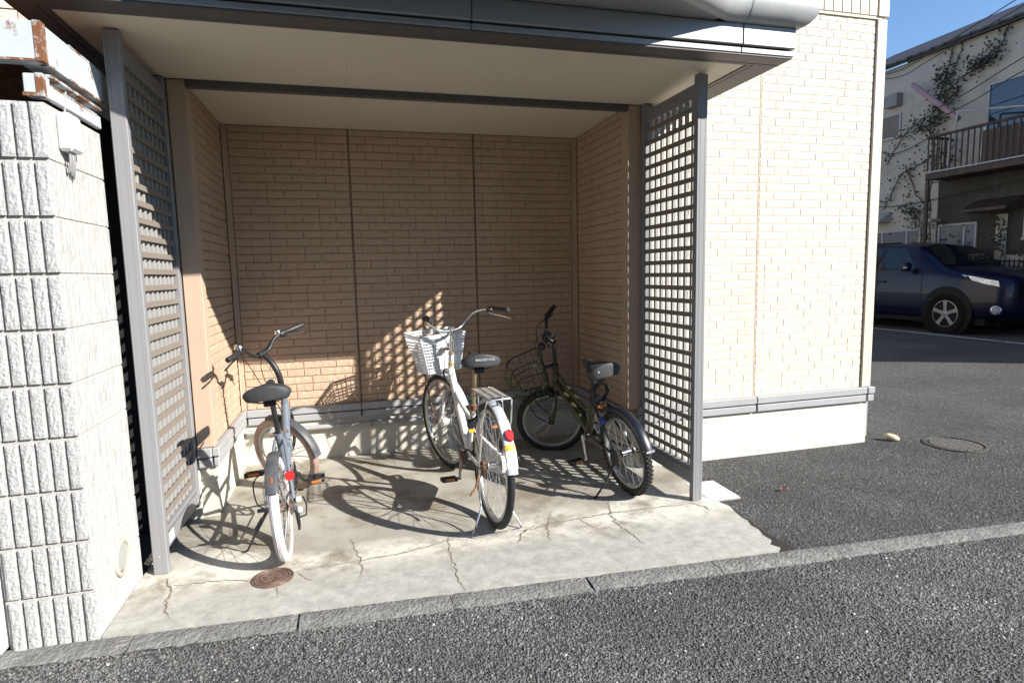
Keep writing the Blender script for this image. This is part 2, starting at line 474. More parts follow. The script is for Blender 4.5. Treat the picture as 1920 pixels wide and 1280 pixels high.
def crack(pts, w):
    P, out = [Vector((q[0], q[1], 0)) for q in pts], []
    for a, c in zip(P[:-1], P[1:]):
        n = max(2, int((c - a).length / .018)); d = (c - a).normalized(); s = Vector((-d.y, d.x, 0))
        for i in range(n):
            out.append(a.lerp(c, i / n) + s * random.gauss(0, .0045))
    out.append(P[-1])
    mb = MB()
    for mi, k_, z_ in ((1, 2.6, .0007), (0, 1., .0014)):
        mb.mi = mi; vs = []
        for i, q in enumerate(out):
            d = (out[min(i + 1, len(out) - 1)] - out[max(i - 1, 0)]).normalized(); s = Vector((-d.y, d.x, 0))
            t = i / (len(out) - 1); ta = min(1, 6 * t + .25, 6 * (1 - t) + .12)
            wa, wb = w * k_ * random.uniform(.3, 1.25) * ta, w * k_ * random.uniform(.3, 1.25) * ta
            vs += [q + s * wa + Vector((0, 0, z_)), q - s * wb + Vector((0, 0, z_))]
        mb.add(vs, [(2 * i, 2 * i + 1, 2 * i + 3, 2 * i + 2) for i in range(len(out) - 1)])
    mb.build('crack', [M['crack'], M['crack_edge']], floor, smooth=0)
for pts, w in [([(-.083, -1.668), (-.029, -1.805), (-.02, -1.918), (.027, -2.034)], .0042), ([(.479, -1.781), (.602, -1.778), (.781, -1.765), (.952, -1.757), (1.086, -1.729), (1.26, -1.66)], .0030),
               ([(.736, -1.502), (.769, -1.698), (.785, -1.816), (.781, -1.943)], .0034), ([(1.24, -1.62), (1.221, -1.692), (1.203, -1.838), (1.21, -1.952), (1.204, -2.102), (1.212, -2.189)], .0030),
               ([(1.551, -1.702), (1.691, -1.679), (1.855, -1.646), (2.153, -1.623), (2.348, -1.632), (2.653, -1.642)], .0042), ([(1.842, -1.504), (1.762, -1.666), (1.709, -1.851)], .0036),
               ([(2.24, -1.40), (2.153, -1.623), (2.126, -1.75), (2.157, -2.027)], .0030), ([(1.701, -1.647), (1.605, -1.719), (1.545, -1.829)], .0034), ([(.308, -1.817), (.184, -1.768), (.05, -1.759), (-.05, -1.752)], .0034),
               ([(2.653, -1.642), (2.70, -1.70), (2.703, -1.76)], .0034), ([(.49, -1.79), (.53, -1.86), (.57, -1.90)], .002), ([(.41, -1.90), (.43, -1.98)], .0018), ([(1.95, -1.64), (2.0, -1.8)], .0018)]:
    crack(pts, w * .85)

# ------------------------------------------------------------------ kerb
bed = MB().prism([(x, y) for x, y in [(-.9, kerb_far(-.9) - .004), (-.9, kerb_near(-.9) + .02), (9, kerb_near(9) + .02), (9, kerb_far(9) - .004)]], lambda q: (q[0], q[1], -.2), lambda q: (q[0], q[1], -.022))
kerb = bed.build('kerb', M['mortar'], smooth=0, fix=True)
tag(kerb, 'low concrete edging between the bay and the road', kind='structure')
kx = -.685
while kx < 8.8:
    x0, x1 = kx + .002, kx + .608
    vs, n, dz = [], 21, random.uniform(-.003, .002)
    for i in range(n):
        x = x0 + (x1 - x0) * i / (n - 1)
        e = .004 * random.random() * (3 if i in (0, n - 1) else 1)
        yf, yn = kerb_far(x) - .002, kerb_near(x)
        vs += [(x, yf, -.18), (x, yf, -.004 + dz - e), (x, yf - .012, .001 + dz - e * .5), (x, yn + .035 + random.uniform(-.006, .006), -.001 + dz - e), (x, yn + random.uniform(-.010, .008), -.013 + dz), (x, yn - .004, -.18)]
    fs = [(6 * i + k, 6 * i + k + 1, 6 * i + 7 + k, 6 * i + 6 + k) for i in range(n - 1) for k in range(5)]
    fs += [(0, 1, 2, 3, 4, 5), tuple(6 * (n - 1) + k for k in (5, 4, 3, 2, 1, 0))]
    MB().add(vs, fs).build('kerb_stone', M['kerb'], kerb, smooth=45, fix=True)
    kx += .61

# near-black strip painting the shade of the open gap beside the broken slab edge
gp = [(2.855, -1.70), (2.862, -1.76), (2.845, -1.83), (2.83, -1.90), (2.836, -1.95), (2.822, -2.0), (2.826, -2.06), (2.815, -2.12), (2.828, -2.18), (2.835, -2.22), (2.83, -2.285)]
tag(MB().add([(x, y, -.0085) for x, y in gp] + [(x - .10, y, -.0085) for x, y in gp], [(i, i + 1, len(gp) + i + 1, len(gp) + i) for i in range(len(gp) - 1)]).build('gap_shade_strip', M['gap_shade'], ground, smooth=0), kind='structure')

# loose grit swept against the kerb and along the slab
gr = MB()
for _ in range(420):
    x = random.uniform(-.3, 5.2)
    if random.random() < .6: y = kerb_near(x) - abs(random.gauss(0, .03)); z = -.006
    elif random.random() < .5: y = kerb_far(x) + abs(random.gauss(0, .012)); z = .0015 if x < 2.72 else -.006
    else:
        y = random.uniform(kerb_far(x) + .02, -1.2); z = .0012 if x < 2.7 else -.006
        if x > 2.7 or x < 0: continue
    r_ = random.uniform(.0012, .0042) * (1 if z < 0 else .6)
    a = random.uniform(0, 6.28)
    gr.add([(x + r_ * math.cos(a + k) * random.uniform(.6, 1.2), y + r_ * math.sin(a + k) * random.uniform(.6, 1.2), z) for k in (0, 1.3, 2.5, 3.7, 5.0)] + [(x, y, z + r_ * .9)], [(0, 1, 5), (1, 2, 5), (2, 3, 5), (3, 4, 5), (4, 0, 5)])
tag(gr.build('loose_grit', pbr('grit', (.22, .21, .19), .9, var=.5, vscale=40), ground, smooth=0), kind='stuff')
# ------------------------------------------------------------------ the apartment building round the bay
W, H, D = 2.60, 2.42, .951
ROW, MOD = .0561, .1157
ZB = .412
bld = thing('apartment_building', 'cream and peach brick-patterned apartment building with a recessed bicycle bay', 'building', (2.3, -D, 0))

def wall(name, mat, *boxes):
    mb = MB()
    for b in boxes: mb.box(*b)
    return mb.build(name, mat, bld, smooth=0)
wall('back_wall', M['peach_joint'], (-.02, W + .02, .008, .20, .30, H + .1))
wall('side_wall', M['peach_joint'], (-.20, -.008, -D + .02, .19, .30, H + .1))
wall('side_wall', M['peach_joint'], (W + .008, W + .20, -D + .02, .19, .30, H + .1))
wall('front_wall', M['cream_joint'], (2.675, 4.56, -D + .0044, -D + .17, .33, 3.13), (4.44, 4.632, -D + .172, 7.5, .33, 6.5), (-3.0, -.10, -D + .008, -D + .17, .33, 3.13), (-3.0, 4.56, -D + .03, -D + .17, 3.135, 6.5), (-.1, 2.675, -D + .008, -D + .17, H + .104, 3.13))
MB().box(-.012, W + .012, -.004, .19, -.15, .305).box(-.18, 0.004, -D + .02, -.006, -.15, .305).box(W - .004, W + .18, -D + .02, -.006, -.15, .305).build('foundation', M['foundation'], bld, smooth=0)
for q in ((2.66, 4.622, -D - .006, -D + .168), (4.45, 4.618, -D + .170, 7.4), (-3, -.08, -D - .006, -D + .168)):
    MB().bbox(*q, -.15, .326, .006).build('foundation', M['foundation'], bld, smooth=0)

# flashing: two stacked grey profiles with a shadow gap, running round the foot of every wall
def flashing(x0, x1, y0, y1, z0=.30):
    mb = MB()
    mb.bbox(x0, x1, y0, y1, z0 + .058, z0 + .110, .005)
    mb.bbox(x0 + .004, x1 - .004, y0 + .004, y1, z0, z0 + .050, .005) if x1 - x0 > y1 - y0 else mb.bbox(x0 + .004, x1 - .004, y0 + .006, y1, z0, z0 + .050, .005)
    mb.mi = 1
    mb.box(x0 + .012, x1 - .012, y0 + .012, y1, z0 + .0495, z0 + .0585)
    return mb.build('base_flashing', [M['flash'], M['dark']], bld, smooth=0)
flashing(.034, .838, -.036, .004); flashing(.842, 1.764, -.036, .004); flashing(1.768, W - .034, -.036, .004)
flashing(-.004, .033, -D - .02, .002); flashing(W - .033, W + .004, -D - .02, .002)
flashing(2.665, 3.6, -D - .038, -D + .01, .318); flashing(3.604, 4.59, -D - .038, -D + .01, .318); flashing(4.593, 4.662, -D - .040, -D + .22, .318)
flashing(-.08, -.005, -D - .036, -D + .02, .30)

# corner trims
tr = MB().bbox(-.0835, 0, -D - .006, -D + .004, ZB, H).bbox(-.004, .010, -D - .005, -D + .086, ZB, H)
tr.build('corner_trim', M['peach_trim'], bld, smooth=0)
tr = MB().bbox(W, W + .0795, -D - .006, -D + .004, ZB, H).bbox(W - .010, W + .004, -D - .005, -D + .086, ZB, H)
tr.build('corner_trim', M['peach_trim'], bld, smooth=0)
MB().bbox(0, .030, -.008, .006, ZB, H).bbox(0, .010, -.032, -.007, ZB, H).build('corner_trim', M['peach_trim'], bld, smooth=0)
MB().bbox(W - .030, W, -.008, .006, ZB, H).bbox(W - .010, W, -.032, -.007, ZB, H).build('corner_trim', M['peach_trim'], bld, smooth=0)
MB().bbox(4.556, 4.640, -D - .012, -D + .012, .43, 3.108).bbox(4.628, 4.642, -D + .010, -D + .10, .43, 3.108).build('corner_trim', M['cream_trim'], bld, smooth=0)
MB().bbox(4.552, 4.645, -D - .020, -D + .012, 3.125, 6.4).bbox(4.633, 4.647, -D + .010, -D + .10, 3.125, 6.4).build('corner_trim', M['cream_trim'], bld, smooth=0)
MB().box(2.6, 4.60, -D - .008, -D + .03, 3.108, 3.126).build('joint_flashing', M['cream_joint'], bld, smooth=0)
for i in range(21):
    x = 4.545 - .0775 * (i + 1)
    MB().bbox(x + .003, x + .0765, -D - .014, -D + .035, 3.126, 5.2, .004).build('board', M['cream_trim'], bld, smooth=0)

# downpipe on the far corner
dp = MB().tube([(4.668, -D + .06, 0.02), (4.668, -D + .06, 6.0)], .021, 10)
dpo = dp.build('downpipe', M['flash'], bld)
for z in (.62, 1.5, 2.4, 3.0):
    MB().lathe([(.021, -.012), (.027, -.012), (.027, .012), (.021, .012)], (4.668, -D + .06, z), (0, 0, 1), 12).build('pipe_clip', M['alu_dark'], dpo)

# bay ceiling and its front bar
for x0, x1 in ((-.01, .8396), (.8404, 1.7653), (1.7661, W + .01)):
    MB().box(x0, x1, -D + .030, .006, H, H + .03).build('ceiling_panel', M['soffit'], bld, smooth=0)
MB().box(-.02, W + .02, -D + .16, .15, H + .034, H + .10).build('ceiling_light_stop', M['dark'], bld, smooth=0)  # hidden black box added above the panels to stop sky leaking through seams
MB().bbox(.006, 1.339, -D - .012, -D + .028, H - .040, H + .002, .002).build('ceiling_bar', M['alu_dark'], bld, smooth=0)
MB().bbox(1.344, W - .006, -D - .012, -D + .028, H - .040, H + .002, .002).build('ceiling_bar', M['alu_dark'], bld, smooth=0)

# --- moulded bricks. Each is a chipped, bevelled block; four shapes of each length, mesh data shared
def brick_shape(w, seed):
    """front face looks to -Y, lower-left corner at the origin"""
    r = random.Random(seed)
    j, h, d = .0038, ROW - .0066, .0056
    w = w - j
    nx_ = 9 if w > .15 else 6
    rough = r.random() < .55
    vs, fs = [], []
    b = .0022
    zt = []
    for i in range(nx_):
        t = i / (nx_ - 1)
        e = r.choice((0, .002, r.uniform(0, .020))) if (rough and 0 < i < nx_ - 1) else r.uniform(0, .001)
        zt.append(e)
    for i in range(nx_):
        t = i / (nx_ - 1)
        x = t * w; xi = b + t * (w - 2 * b)
        dd = d + r.uniform(-.0012, .0012)
        vs += [(x, 0, 0), (xi, -dd, b), (xi, -dd + r.uniform(-.0012, .0006), h * .55 - zt[i] * .3), (xi, -dd + zt[i] * .12, h - b - zt[i]), (x, 0, h - zt[i] * .25)]
    for i in range(nx_ - 1):
        for k in range(4):
            fs.append((5 * i + k, 5 * i + 5 + k, 5 * i + 6 + k, 5 * i + 1 + k))
    fs.append((4, 3, 2, 1, 0)); L = 5 * (nx_ - 1); fs.append((L, L + 1, L + 2, L + 3, L + 4))
    return vs, fs
SHAPES = {1: [brick_shape(MOD, 20 + i) for i in range(10)], 2: [brick_shape(2 * MOD, 40 + i) for i in range(10)]}
def row_cells(length, rr, phase, above):
    """a run of long and short bricks whose upright joints mostly miss those of the row below"""
    best = None
    for _ in range(14):
        x, out = 0., []
        if phase: out.append((0., phase)); x = phase
        while x < length - .02:
            w = (2 if rr.random() < .55 else 1) * MOD
            if x + w > length - .03: w = length - x
            out.append((x, w)); x += w
        hits = sum(1 for q, _w in out[1:] if any(abs(q - a) < .02 for a in above))
        if best is None or hits < best[0]: best = (hits, out)
        if hits <= 1: break
    return best[1]
BRICKS = []     # (matrix, width factor, length kind, material key)
def brick_wall(o, ux, L0, L1, z0, z1, mk, seed):
    """o: origin, ux: direction along the wall; outward normal is ux turned by -90 deg"""
    rr = random.Random(seed)
    nrow = int(round((z1 - z0) / ROW))
    u = Vector(ux); nrm = Vector((u.y, -u.x, 0))
    above = []
    for k in range(nrow):
        z = z0 + k * ROW
        hh = min(1.0, (z1 - z) / ROW)
        if hh < .3: continue
        cells = row_cells(L1 - L0, rr, MOD * .5 if rr.random() < .35 else 0, above)
        above = [q for q, _w in cells[1:]]
        for x, w in cells:
            kind = 2 if w > MOD * 1.4 else 1
            s = w / (kind * MOD)
            p = Vector(o) + u * (L0 + x)
            dk = .45 if mk == 'cream' else .85          # relief
            p = p + nrm * (.0036 if mk == 'cream' else .001)
            m = Matrix(((u.x * s, -nrm.x * dk, 0, p.x), (u.y * s, -nrm.y * dk, 0, p.y), (0, 0, hh, z), (0, 0, 0, 1)))
            BRICKS.append((m, kind, rr.randrange(10), mk, w))
brick_wall((0, .008, 0), (1, 0, 0), .037, .836, ZB, H, 'peach', 1)
brick_wall((0, .008, 0), (1, 0, 0), .846, 1.761, ZB, H, 'peach', 2)
brick_wall((0, .008, 0), (1, 0, 0), 1.771, W - .034, ZB, H, 'peach', 3)
brick_wall((-.008, -D + .09, 0), (0, 1, 0), 0, D - .125, ZB, H, 'peach', 4)            # left wall of the bay faces +X
brick_wall((W + .008, -.035, 0), (0, -1, 0), 0, D - .125, ZB, H, 'peach', 5)           # right wall of the bay faces -X
brick_wall((0, -D + .008, 0), (1, 0, 0), 2.70, 3.593, .43, 3.106, 'cream', 6)
brick_wall((0, -D + .008, 0), (1, 0, 0), 3.607, 4.548, .43, 3.106, 'cream', 7)
brick_wall((0, -D + .008, 0), (1, 0, 0), -1.3, -.12, 2.15, 3.0, 'cream', 8)
MB().box(3.5945, 3.6015, -D + .0025, -D + .009, .43, 3.106).build('caulk_joint', M['caulk'], bld, smooth=0)
MB().box(4.5485, 4.5555, -D + .0025, -D + .009, .43, 3.106).build('caulk_joint', M['caulk'], bld, smooth=0)
M['caulk_dark'] = pbr('dark_brown_caulk', (.20, .135, .09), .7, var=.08, vscale=12)
for xj in (.841, 1.766):
    MB().box(xj - .0035, xj + .0035, .0005, .009, ZB, H).build('caulk_joint', M['caulk_dark'], bld, smooth=0)
def px_area(m, kind, w):
    c = m @ Vector((.5 * kind * MOD, 0, .5 * ROW)); d = c - CAM; t = d.dot(FWD)
    if t < .1: return 0
    x, y = 960 + FPX * d.dot(RGT) / t, 640 - FPX * d.dot(UPV) / t
    if not (-20 < x < 1940 and -10 < y < 1290): return 0
    a, b = m @ Vector((0, 0, 0)), m @ Vector((kind * MOD, 0, ROW))
    q = lambda p: ((p - CAM).dot(RGT) / (p - CAM).dot(FWD), (p - CAM).dot(UPV) / (p - CAM).dot(FWD))
    (ax, ay), (bx, by) = q(a), q(b)
    hid = 1.0
    if c.x < -.05 or (2.6 < c.x < 3.02 and c.y < -.5): hid = .1     # behind the canopy or a lattice screen
    return abs(ax - bx) * abs(ay - by) * hid
order = sorted(range(len(BRICKS)), key=lambda i: -px_area(BRICKS[i][0], BRICKS[i][1], BRICKS[i][4]))
single = set(order[:300])
shared = {}
rest = MB()
for i, (m, kind, var, mk, w) in enumerate(BRICKS):
    vs, fs = SHAPES[kind][var]
    if i in single:
        key = (kind, var, mk)
        if key not in shared:
            me = bpy.data.meshes.new('brick'); me.from_pydata(vs, [], fs); me.materials.append(M[mk]); me.update(); shared[key] = me
        o = link('brick', shared[key], bld)
        o.matrix_basis = m
    else:
        rest.mi = 0 if mk == 'peach' else 1
        rest.add([m @ Vector(q) for q in vs], fs)
tag(rest.build('siding_bricks', [M['peach'], M['cream']], bld, smooth=0), kind='stuff')

# grey conduit clipped along the foot of the back wall
cp = MB().tube([(.03, -.045, .252), (W - .03, -.045, .252)], .0185, 12)
cpo = cp.build('conduit_pipe', M['flash'])
tag(cpo, 'thin grey conduit pipe running along the back wall under the flashing', 'pipe')
for x in (.9, 1.02, 1.9, 2.3):
    MB().box(x, x + .018, -.064, -.004, .228, .268).build('pipe_clip', M['alu'], cpo, smooth=0)

# ------------------------------------------------------------------ canopy
X0, X1, YF = -.405, 3.055, -1.90
can = thing('canopy', 'grey bow-fronted metal canopy with beige soffit over the bicycle bay', 'canopy', (1.32, -D, H))
for x0, x1 in ((-.27, -.1005), (-.0997, .8396), (.8404, 1.7653), (1.7661, 2.69), (2.6908, 2.868)):
    MB().box(x0, x1, -1.768, -D - .014, H, H + .025).build('soffit_panel', M['soffit'], can, smooth=0)
# dark edging frame of the soffit, mitred, each run a part
def frame_run(x0, x1, y0, y1, m='alu_dark'):
    MB().bbox(x0, x1, y0, y1, H - .006, H + .03, .003).build('soffit_frame', M[m], can, smooth=0)
frame_run(-.275, 2.873, -1.800, -1.7695); frame_run(-.40, 3.05, -1.898, -1.803)
frame_run(2.870, 2.900, -1.800, -D - .002); frame_run(2.903, 3.05, -1.800, -D - .002)
frame_run(-.302, -.272, -1.800, -D - .002); frame_run(-.40, -.305, -1.800, -D - .002)
def fascia(x0, x1):
    MB().bbox(x0, x1, YF - .004, YF + .03, H + .004, H + .030, .003).bbox(x0, x1, YF - .016, YF + .03, H + .038, H + .137, .004).build('fascia', M['fascia'], can, smooth=0)
fascia(X0, .0); fascia(.003, 1.37); fascia(1.373, 2.742); fascia(2.745, X1)
for xa, xb in ((X1 - .03, X1 + .004), (X0 - .004, X0 + .03)):
    MB().bbox(xa, xb, YF + .034, -D - .003, H + .004, H + .030, .003).bbox(xa, xb, YF + .034, -D - .003, H + .038, H + .137, .004).build('side_fascia', M['fascia'], can, smooth=0)
MB().box(X0 + .02, X1 - .02, YF + .02, -D, H + .033, H + .15).build('core', M['dark'], can, smooth=0)
# rolled roof edge: plan line bows forward in the middle
def bow(x):
    d = (x - 1.33) / 1.31
    return YF - .012 - (.36 * (1 - d * d) if abs(d) < 1 else 0)
plan = [(X1, -D - .01), (X1, -1.45), (X1, YF - .012)]
n = 44
xs_ = [X1 - .003 - (X1 - .003 - X0 - .003) * i / n for i in range(1, n)]
plan += [(x, bow(x)) for x in xs_] + [(X0, YF - .012), (X0, -1.45), (X0, -D - .01)]
prof = [(.0, .137), (.022, .138), (.045, .150), (.068, .178), (.080, .215), (.080, .26), (.068, .30), (.04, .335), (.0, .355), (-.06, .37)]
vs, fs = [], []
for i, q in enumerate(plan):
    a, c = Vector(plan[max(i - 1, 0)]), Vector(plan[min(i + 1, len(plan) - 1)])
    p = Vector(q)
    d1 = (p - a).normalized() if (p - a).length > 1e-6 else (c - p).normalized()
    d2 = (c - p).normalized() if (c - p).length > 1e-6 else d1
    n1, n2 = Vector((-d1.y, d1.x)), Vector((-d2.y, d2.x))
    nn = (n1 + n2).normalized(); nn = nn / max(.5, nn.dot(n1))
    for (o_, z_) in prof:
        vs.append((p.x + nn.x * o_, p.y + nn.y * o_, H + z_))
k = len(prof)
fs = [(i * k + j, (i + 1) * k + j, (i + 1) * k + j + 1, i * k + j + 1) for i in range(len(plan) - 1) for j in range(k - 1)]
roll = MB().add(vs, fs)
m_in = Vector((1.32, -1.3))
roll.build('rolled_edge', M['metal_white'], can, smooth=50, fix=True)
# flat lid above and boarded underside between fascia and the bow
poly = [(q[0], q[1]) for q in plan]
MB().add([(x, y * .97 - .03, H + .368) for x, y in poly], [tuple(range(len(poly)))]).build('roof_sheet', M['metal_white'], can, smooth=0)
under = [(x, bow(x) + .002) for x in xs_ if bow(x) < YF - .02]
MB().add([(x, YF - .01, H + .1385) for x, y in under] + [(x, y, H + .1385) for x, y in under], [(i, i + 1, len(under) + i + 1, len(under) + i) for i in range(len(under) - 1)]).build('underside', M['fascia'], can, smooth=0)
for x in (2.745, 1.36, .0):       # seam covers
    y = bow(x)
    MB().add([(x + s, y - o_ - .0015, H + z_) for s in (-.004, .004) for (o_, z_) in prof], [(j, j + 1, k + j + 1, k + j) for j in range(k - 1)]).build('seam', M['fascia'], can, smooth=40)

# ------------------------------------------------------------------ lattice screens
def lattice(xin, s, label):
    """xin: inner face of the screen; s: +1 when the outside lies towards +X"""
    yf, yr = -1.62, -.962
    t = thing('lattice_screen', label, 'lattice screen', (xin, (yf + yr) / 2, 0), 'lattice screens at the two ends of the bay')
    def bx(a, b, y0, y1, z0, z1, ch=.003):
        x0, x1 = sorted((xin + s * a, xin + s * b))
        return MB().bbox(x0, x1, y0, y1, z0, z1, ch)
    post = bx(0, .064, yf, yf + .038, 0, H - .008, .004).build('post', M['alu'], t, smooth=0)
    bx(.020, .0212, yf - .0009, yf + .001, .01, H - .03, .0003).build('groove', M['alu'], post, smooth=0)
    bx(.048, .0492, yf - .0009, yf + .001, .01, H - .03, .0003).build('groove', M['alu'], post, smooth=0)
    MB().lathe([(.0, -.003), (.003, -.0025), (.0042, 0)], (xin + s * .035, yf, .085), (0, 1, 0), 8).build('screw', M['metal_white'], post)
    MB().lathe([(.0, -.003), (.003, -.0025), (.0042, 0)], (xin + s * .035, yf, 2.28), (0, 1, 0), 8).build('screw', M['metal_white'], post)
    bx(.002, .064, yr - .045, yr, .02 if s > 0 else .08, H - .004, .004).build('post', M['alu'], t, smooth=0)
    y0, y1 = yf + .0385, yr - .0455
    r = bx(.006, .050, y0, y1, .100, .200, .004).build('rail', M['alu'], t, smooth=0)
    bx(.004, .0065, y0 + .001, y1 - .001, .176, .180, .0008).build('groove', M['alu_dark'], r, smooth=0)
    r = bx(.006, .050, y0, y1, H - .125, H - .05, .004).build('rail', M['alu'], t, smooth=0)
    z0, z1 = .2005, H - .1255
    ns = 27
    p = (z1 - z0) / (ns + .4)
    me = None
    for i in range(ns):
        z = z0 + p * (i + .72)
        if me is None:
            o = bx(.012, .024, y0, y1, -.0135, .0135, .0015).build('slat', M['lattice'], t, smooth=0); me = o.data
        else:
            o = link('slat', me, t)
        o.location.z = z
    nv = 8
    q = .0698
    me = None
    for i in range(nv):
        y = y0 + .052 + q * i
        if me is None:
            o = bx(.0243, .0430, -.0100, .0100, z0, z1, .0012).build('slat', M['slat_grey'], t, smooth=0); me = o.data
        else:
            o = link('slat', me, t)
        o.location.y = y
    return t
lattice(2.680, 1, 'dark grey lattice screen at right of the bay, sunlit wall showing through')
ls = lattice(-.084, -1, 'grey lattice screen at left of the bay beside the block wall')
# small white sticker on the lower rail of the left screen
MB().box(-.0895, -.0885, -1.55, -1.475, .118, .168).build('sticker', M['white_plastic'], ls, smooth=0)

# ------------------------------------------------------------------ neighbour's block wall, steel frame, fittings
bw = thing('block_wall', 'grey concrete block wall with split ribs at the left edge', 'wall', (-.35, -1.85, 0))
def block(z0, z1):
    x0, x1, yf, yr = -.495, -.2, -2.10, -1.60
    core = MB()
    core.bbox(x0, x1, yf + .018, yr, z0 + .0026, z1 - .0026, .002)
    fw = (yr - yf - .02) / 10
    for i in range(10):
        ya = yf + .02 + fw * i
        o_ = random.uniform(-.0006, .0006)
        core.bbox(x1 - .004, x1 + .0018 + o_, ya + .0016, ya + fw - .0016, z0 + .004, z1 - .004, .0016)
    core.mi = 1
    rp = .0482
    nr = 6
    for i in range(nr):                        # split-face ribs
        a = x1 - rp * (i + 1) + .010; b = x1 - rp * i - (0.0 if i == 0 else .0)
        if i == 0: b = x1 + .0015
        nu, nv = 5, 12
        ph = [[random.uniform(-1, 1) for _ in range(nu + 1)] for _ in range(nv + 1)]
        jx = [(random.uniform(-.0007, .0007), random.uniform(-.0007, .0007)) for _ in range(nv + 1)]
        zlo, zhi = z0 + .007, z1 - .007
        vs = []
        for jj in range(nv + 1):
            for ii in range(nu + 1):
                e = (ii in (0, nu)) or (jj in (0, nv))
                vs.append((a + (b - a) * ii / nu + (jx[jj][0] if ii == 0 else jx[jj][1] if ii == nu else 0), yf + (.0060 + .0007 * ph[jj][ii] if e else .0038 + .0013 * ph[jj][ii]), zlo + (zhi - zlo) * jj / nv))
        fs = [(jj * (nu + 1) + ii, jj * (nu + 1) + ii + 1, (jj + 1) * (nu + 1) + ii + 1, (jj + 1) * (nu + 1) + ii) for jj in range(nv) for ii in range(nu)]
        o0 = len(vs)
        loop = [ii for ii in range(nu + 1)] + [jj * (nu + 1) + nu for jj in range(1, nv + 1)] + [nv * (nu + 1) + ii for ii in range(nu - 1, -1, -1)] + [jj * (nu + 1) for jj in range(nv - 1, 0, -1)]
        vs += [(vs[q][0], yf + .020, vs[q][2]) for q in loop]
        for q in range(len(loop)):
            r_ = (q + 1) % len(loop)
            fs.append((loop[q], o0 + q, o0 + r_, loop[r_]))
        core.add(vs, fs)
    core.build('block', [M['block_side'], M['block']], bw, smooth=0)
zt = [-.03, .19] + [.19 + .2 * i for i in range(1, 10)]
for a, b in zip(zt[:-1], zt[1:]): block(a, b)
MB().box(-.488, -.2022, -2.0825, -1.603, -.05, 1.98).build('mortar_core', M['mortar'], bw, smooth=0)
# thin white pier left of it
tag(MB().bbox(-.585, -.507, -2.115, -1.95, 0.0, 2.25, .006).bbox(-.80, -.588, -2.09, -2.05, .06, 2.1, .004).build('gate_pillar', M['white_plastic'], smooth=0), 'white painted gate pillar at the far left edge', 'pillar')

sf = thing('steel_frame', 'rusty pale blue steel channel beams on top of the block wall', 'steel frame', (-.6, -2.1, 2.0))
MB().bbox(-2.2, -.176, -2.12, -2.085, 2.113, 2.243, .004).bbox(-2.2, -.18, -2.084, -2.06, 2.113, 2.125, .002).build('beam', M['rusty'], sf, smooth=0)
MB().bbox(-.205, -.172, -2.083, -1.10, 2.113, 2.243, .004).bbox(-.26, -.206, -2.05, -1.10, 2.113, 2.122, .002).build('beam', M['rusty'], sf, smooth=0)
MB().bbox(-.245, -.186, -2.108, -2.05, 2.0005, 2.075, .004).build('bracket', M['rusty'], sf, smooth=0)
MB().bbox(-.204, -.182, -2.049, -1.62, 2.0005, 2.052, .003).bbox(-.24, -.205, -2.049, -1.62, 2.044, 2.052, .002).build('lower_beam', M['rusty'], sf, smooth=0)
tag(MB().box(-3.2, -.21, -2.08, -1.0, 2.19, 2.215).build('shed_roof', M['rust']), 'dark sheet roof behind the rusty steel beam', 'roof')
tag(MB().box(-3.2, -.155, -1.06, -1.0, 0, 2.18).build('gap_shade_backdrop', M['dark'], smooth=0), 'black backdrop painted as the shade in the gap behind the block wall', 'wall')  # near-black sheet, the shade of the gap put into its colour

for q in ((-.192, -.170, -2.1225, -2.0835, 2.112, 2.2445), (-.30, -.193, -2.1225, -2.119, 2.111, 2.119), (-.1745, -.1705, -2.08, -1.12, 2.111, 2.118), (-.1745, -.1705, -1.9, -1.2, 2.238, 2.2445), (-.206, -.184, -2.11, -2.085, 1.9995, 2.0765), (-.247, -.207, -2.1095, -2.106, 1.9995, 2.012), (-.1835, -.1805, -2.04, -1.66, 2.046, 2.053)):
    MB().box(*q).build('rust_scale', M['rusty_heavy'], sf, smooth=0)
MB().bbox(-.262, -.1795, -2.049, -1.60, 2.078, 2.090, .002).build('ledge', M['rusty_heavy'], sf, smooth=0)
jb = thing('junction_box', 'small white junction box with cables high on the block wall', 'box', (-.19, -1.94, 1.84))
MB().bbox(-.2, -.150, -2.010, -1.915, 1.838, 1.975, .010).build('cover', M['white_plastic'], jb)
MB().bbox(-.2, -.160, -1.914, -1.885, 1.845, 1.90, .008).build('cable_clip', M['white_plastic'], jb)
for i, (y, q) in enumerate(((-1.985, .02), (-1.965, .035), (-1.95, .05))):
    MB().tube(smoothpath([(-.172, y, 1.842), (-.174, y + .004, 1.80), (-.186, y + .01 + q * .2, 1.775 - q * .5), (-.196, y + .03, 1.765)], 5), .004, 6).build('cable', M['cable'], jb)
MB().tube([(-.188, -1.955, 1.97), (-.178, -1.95, 2.06)], .0035, 6).build('cable', M['cable'], jb)

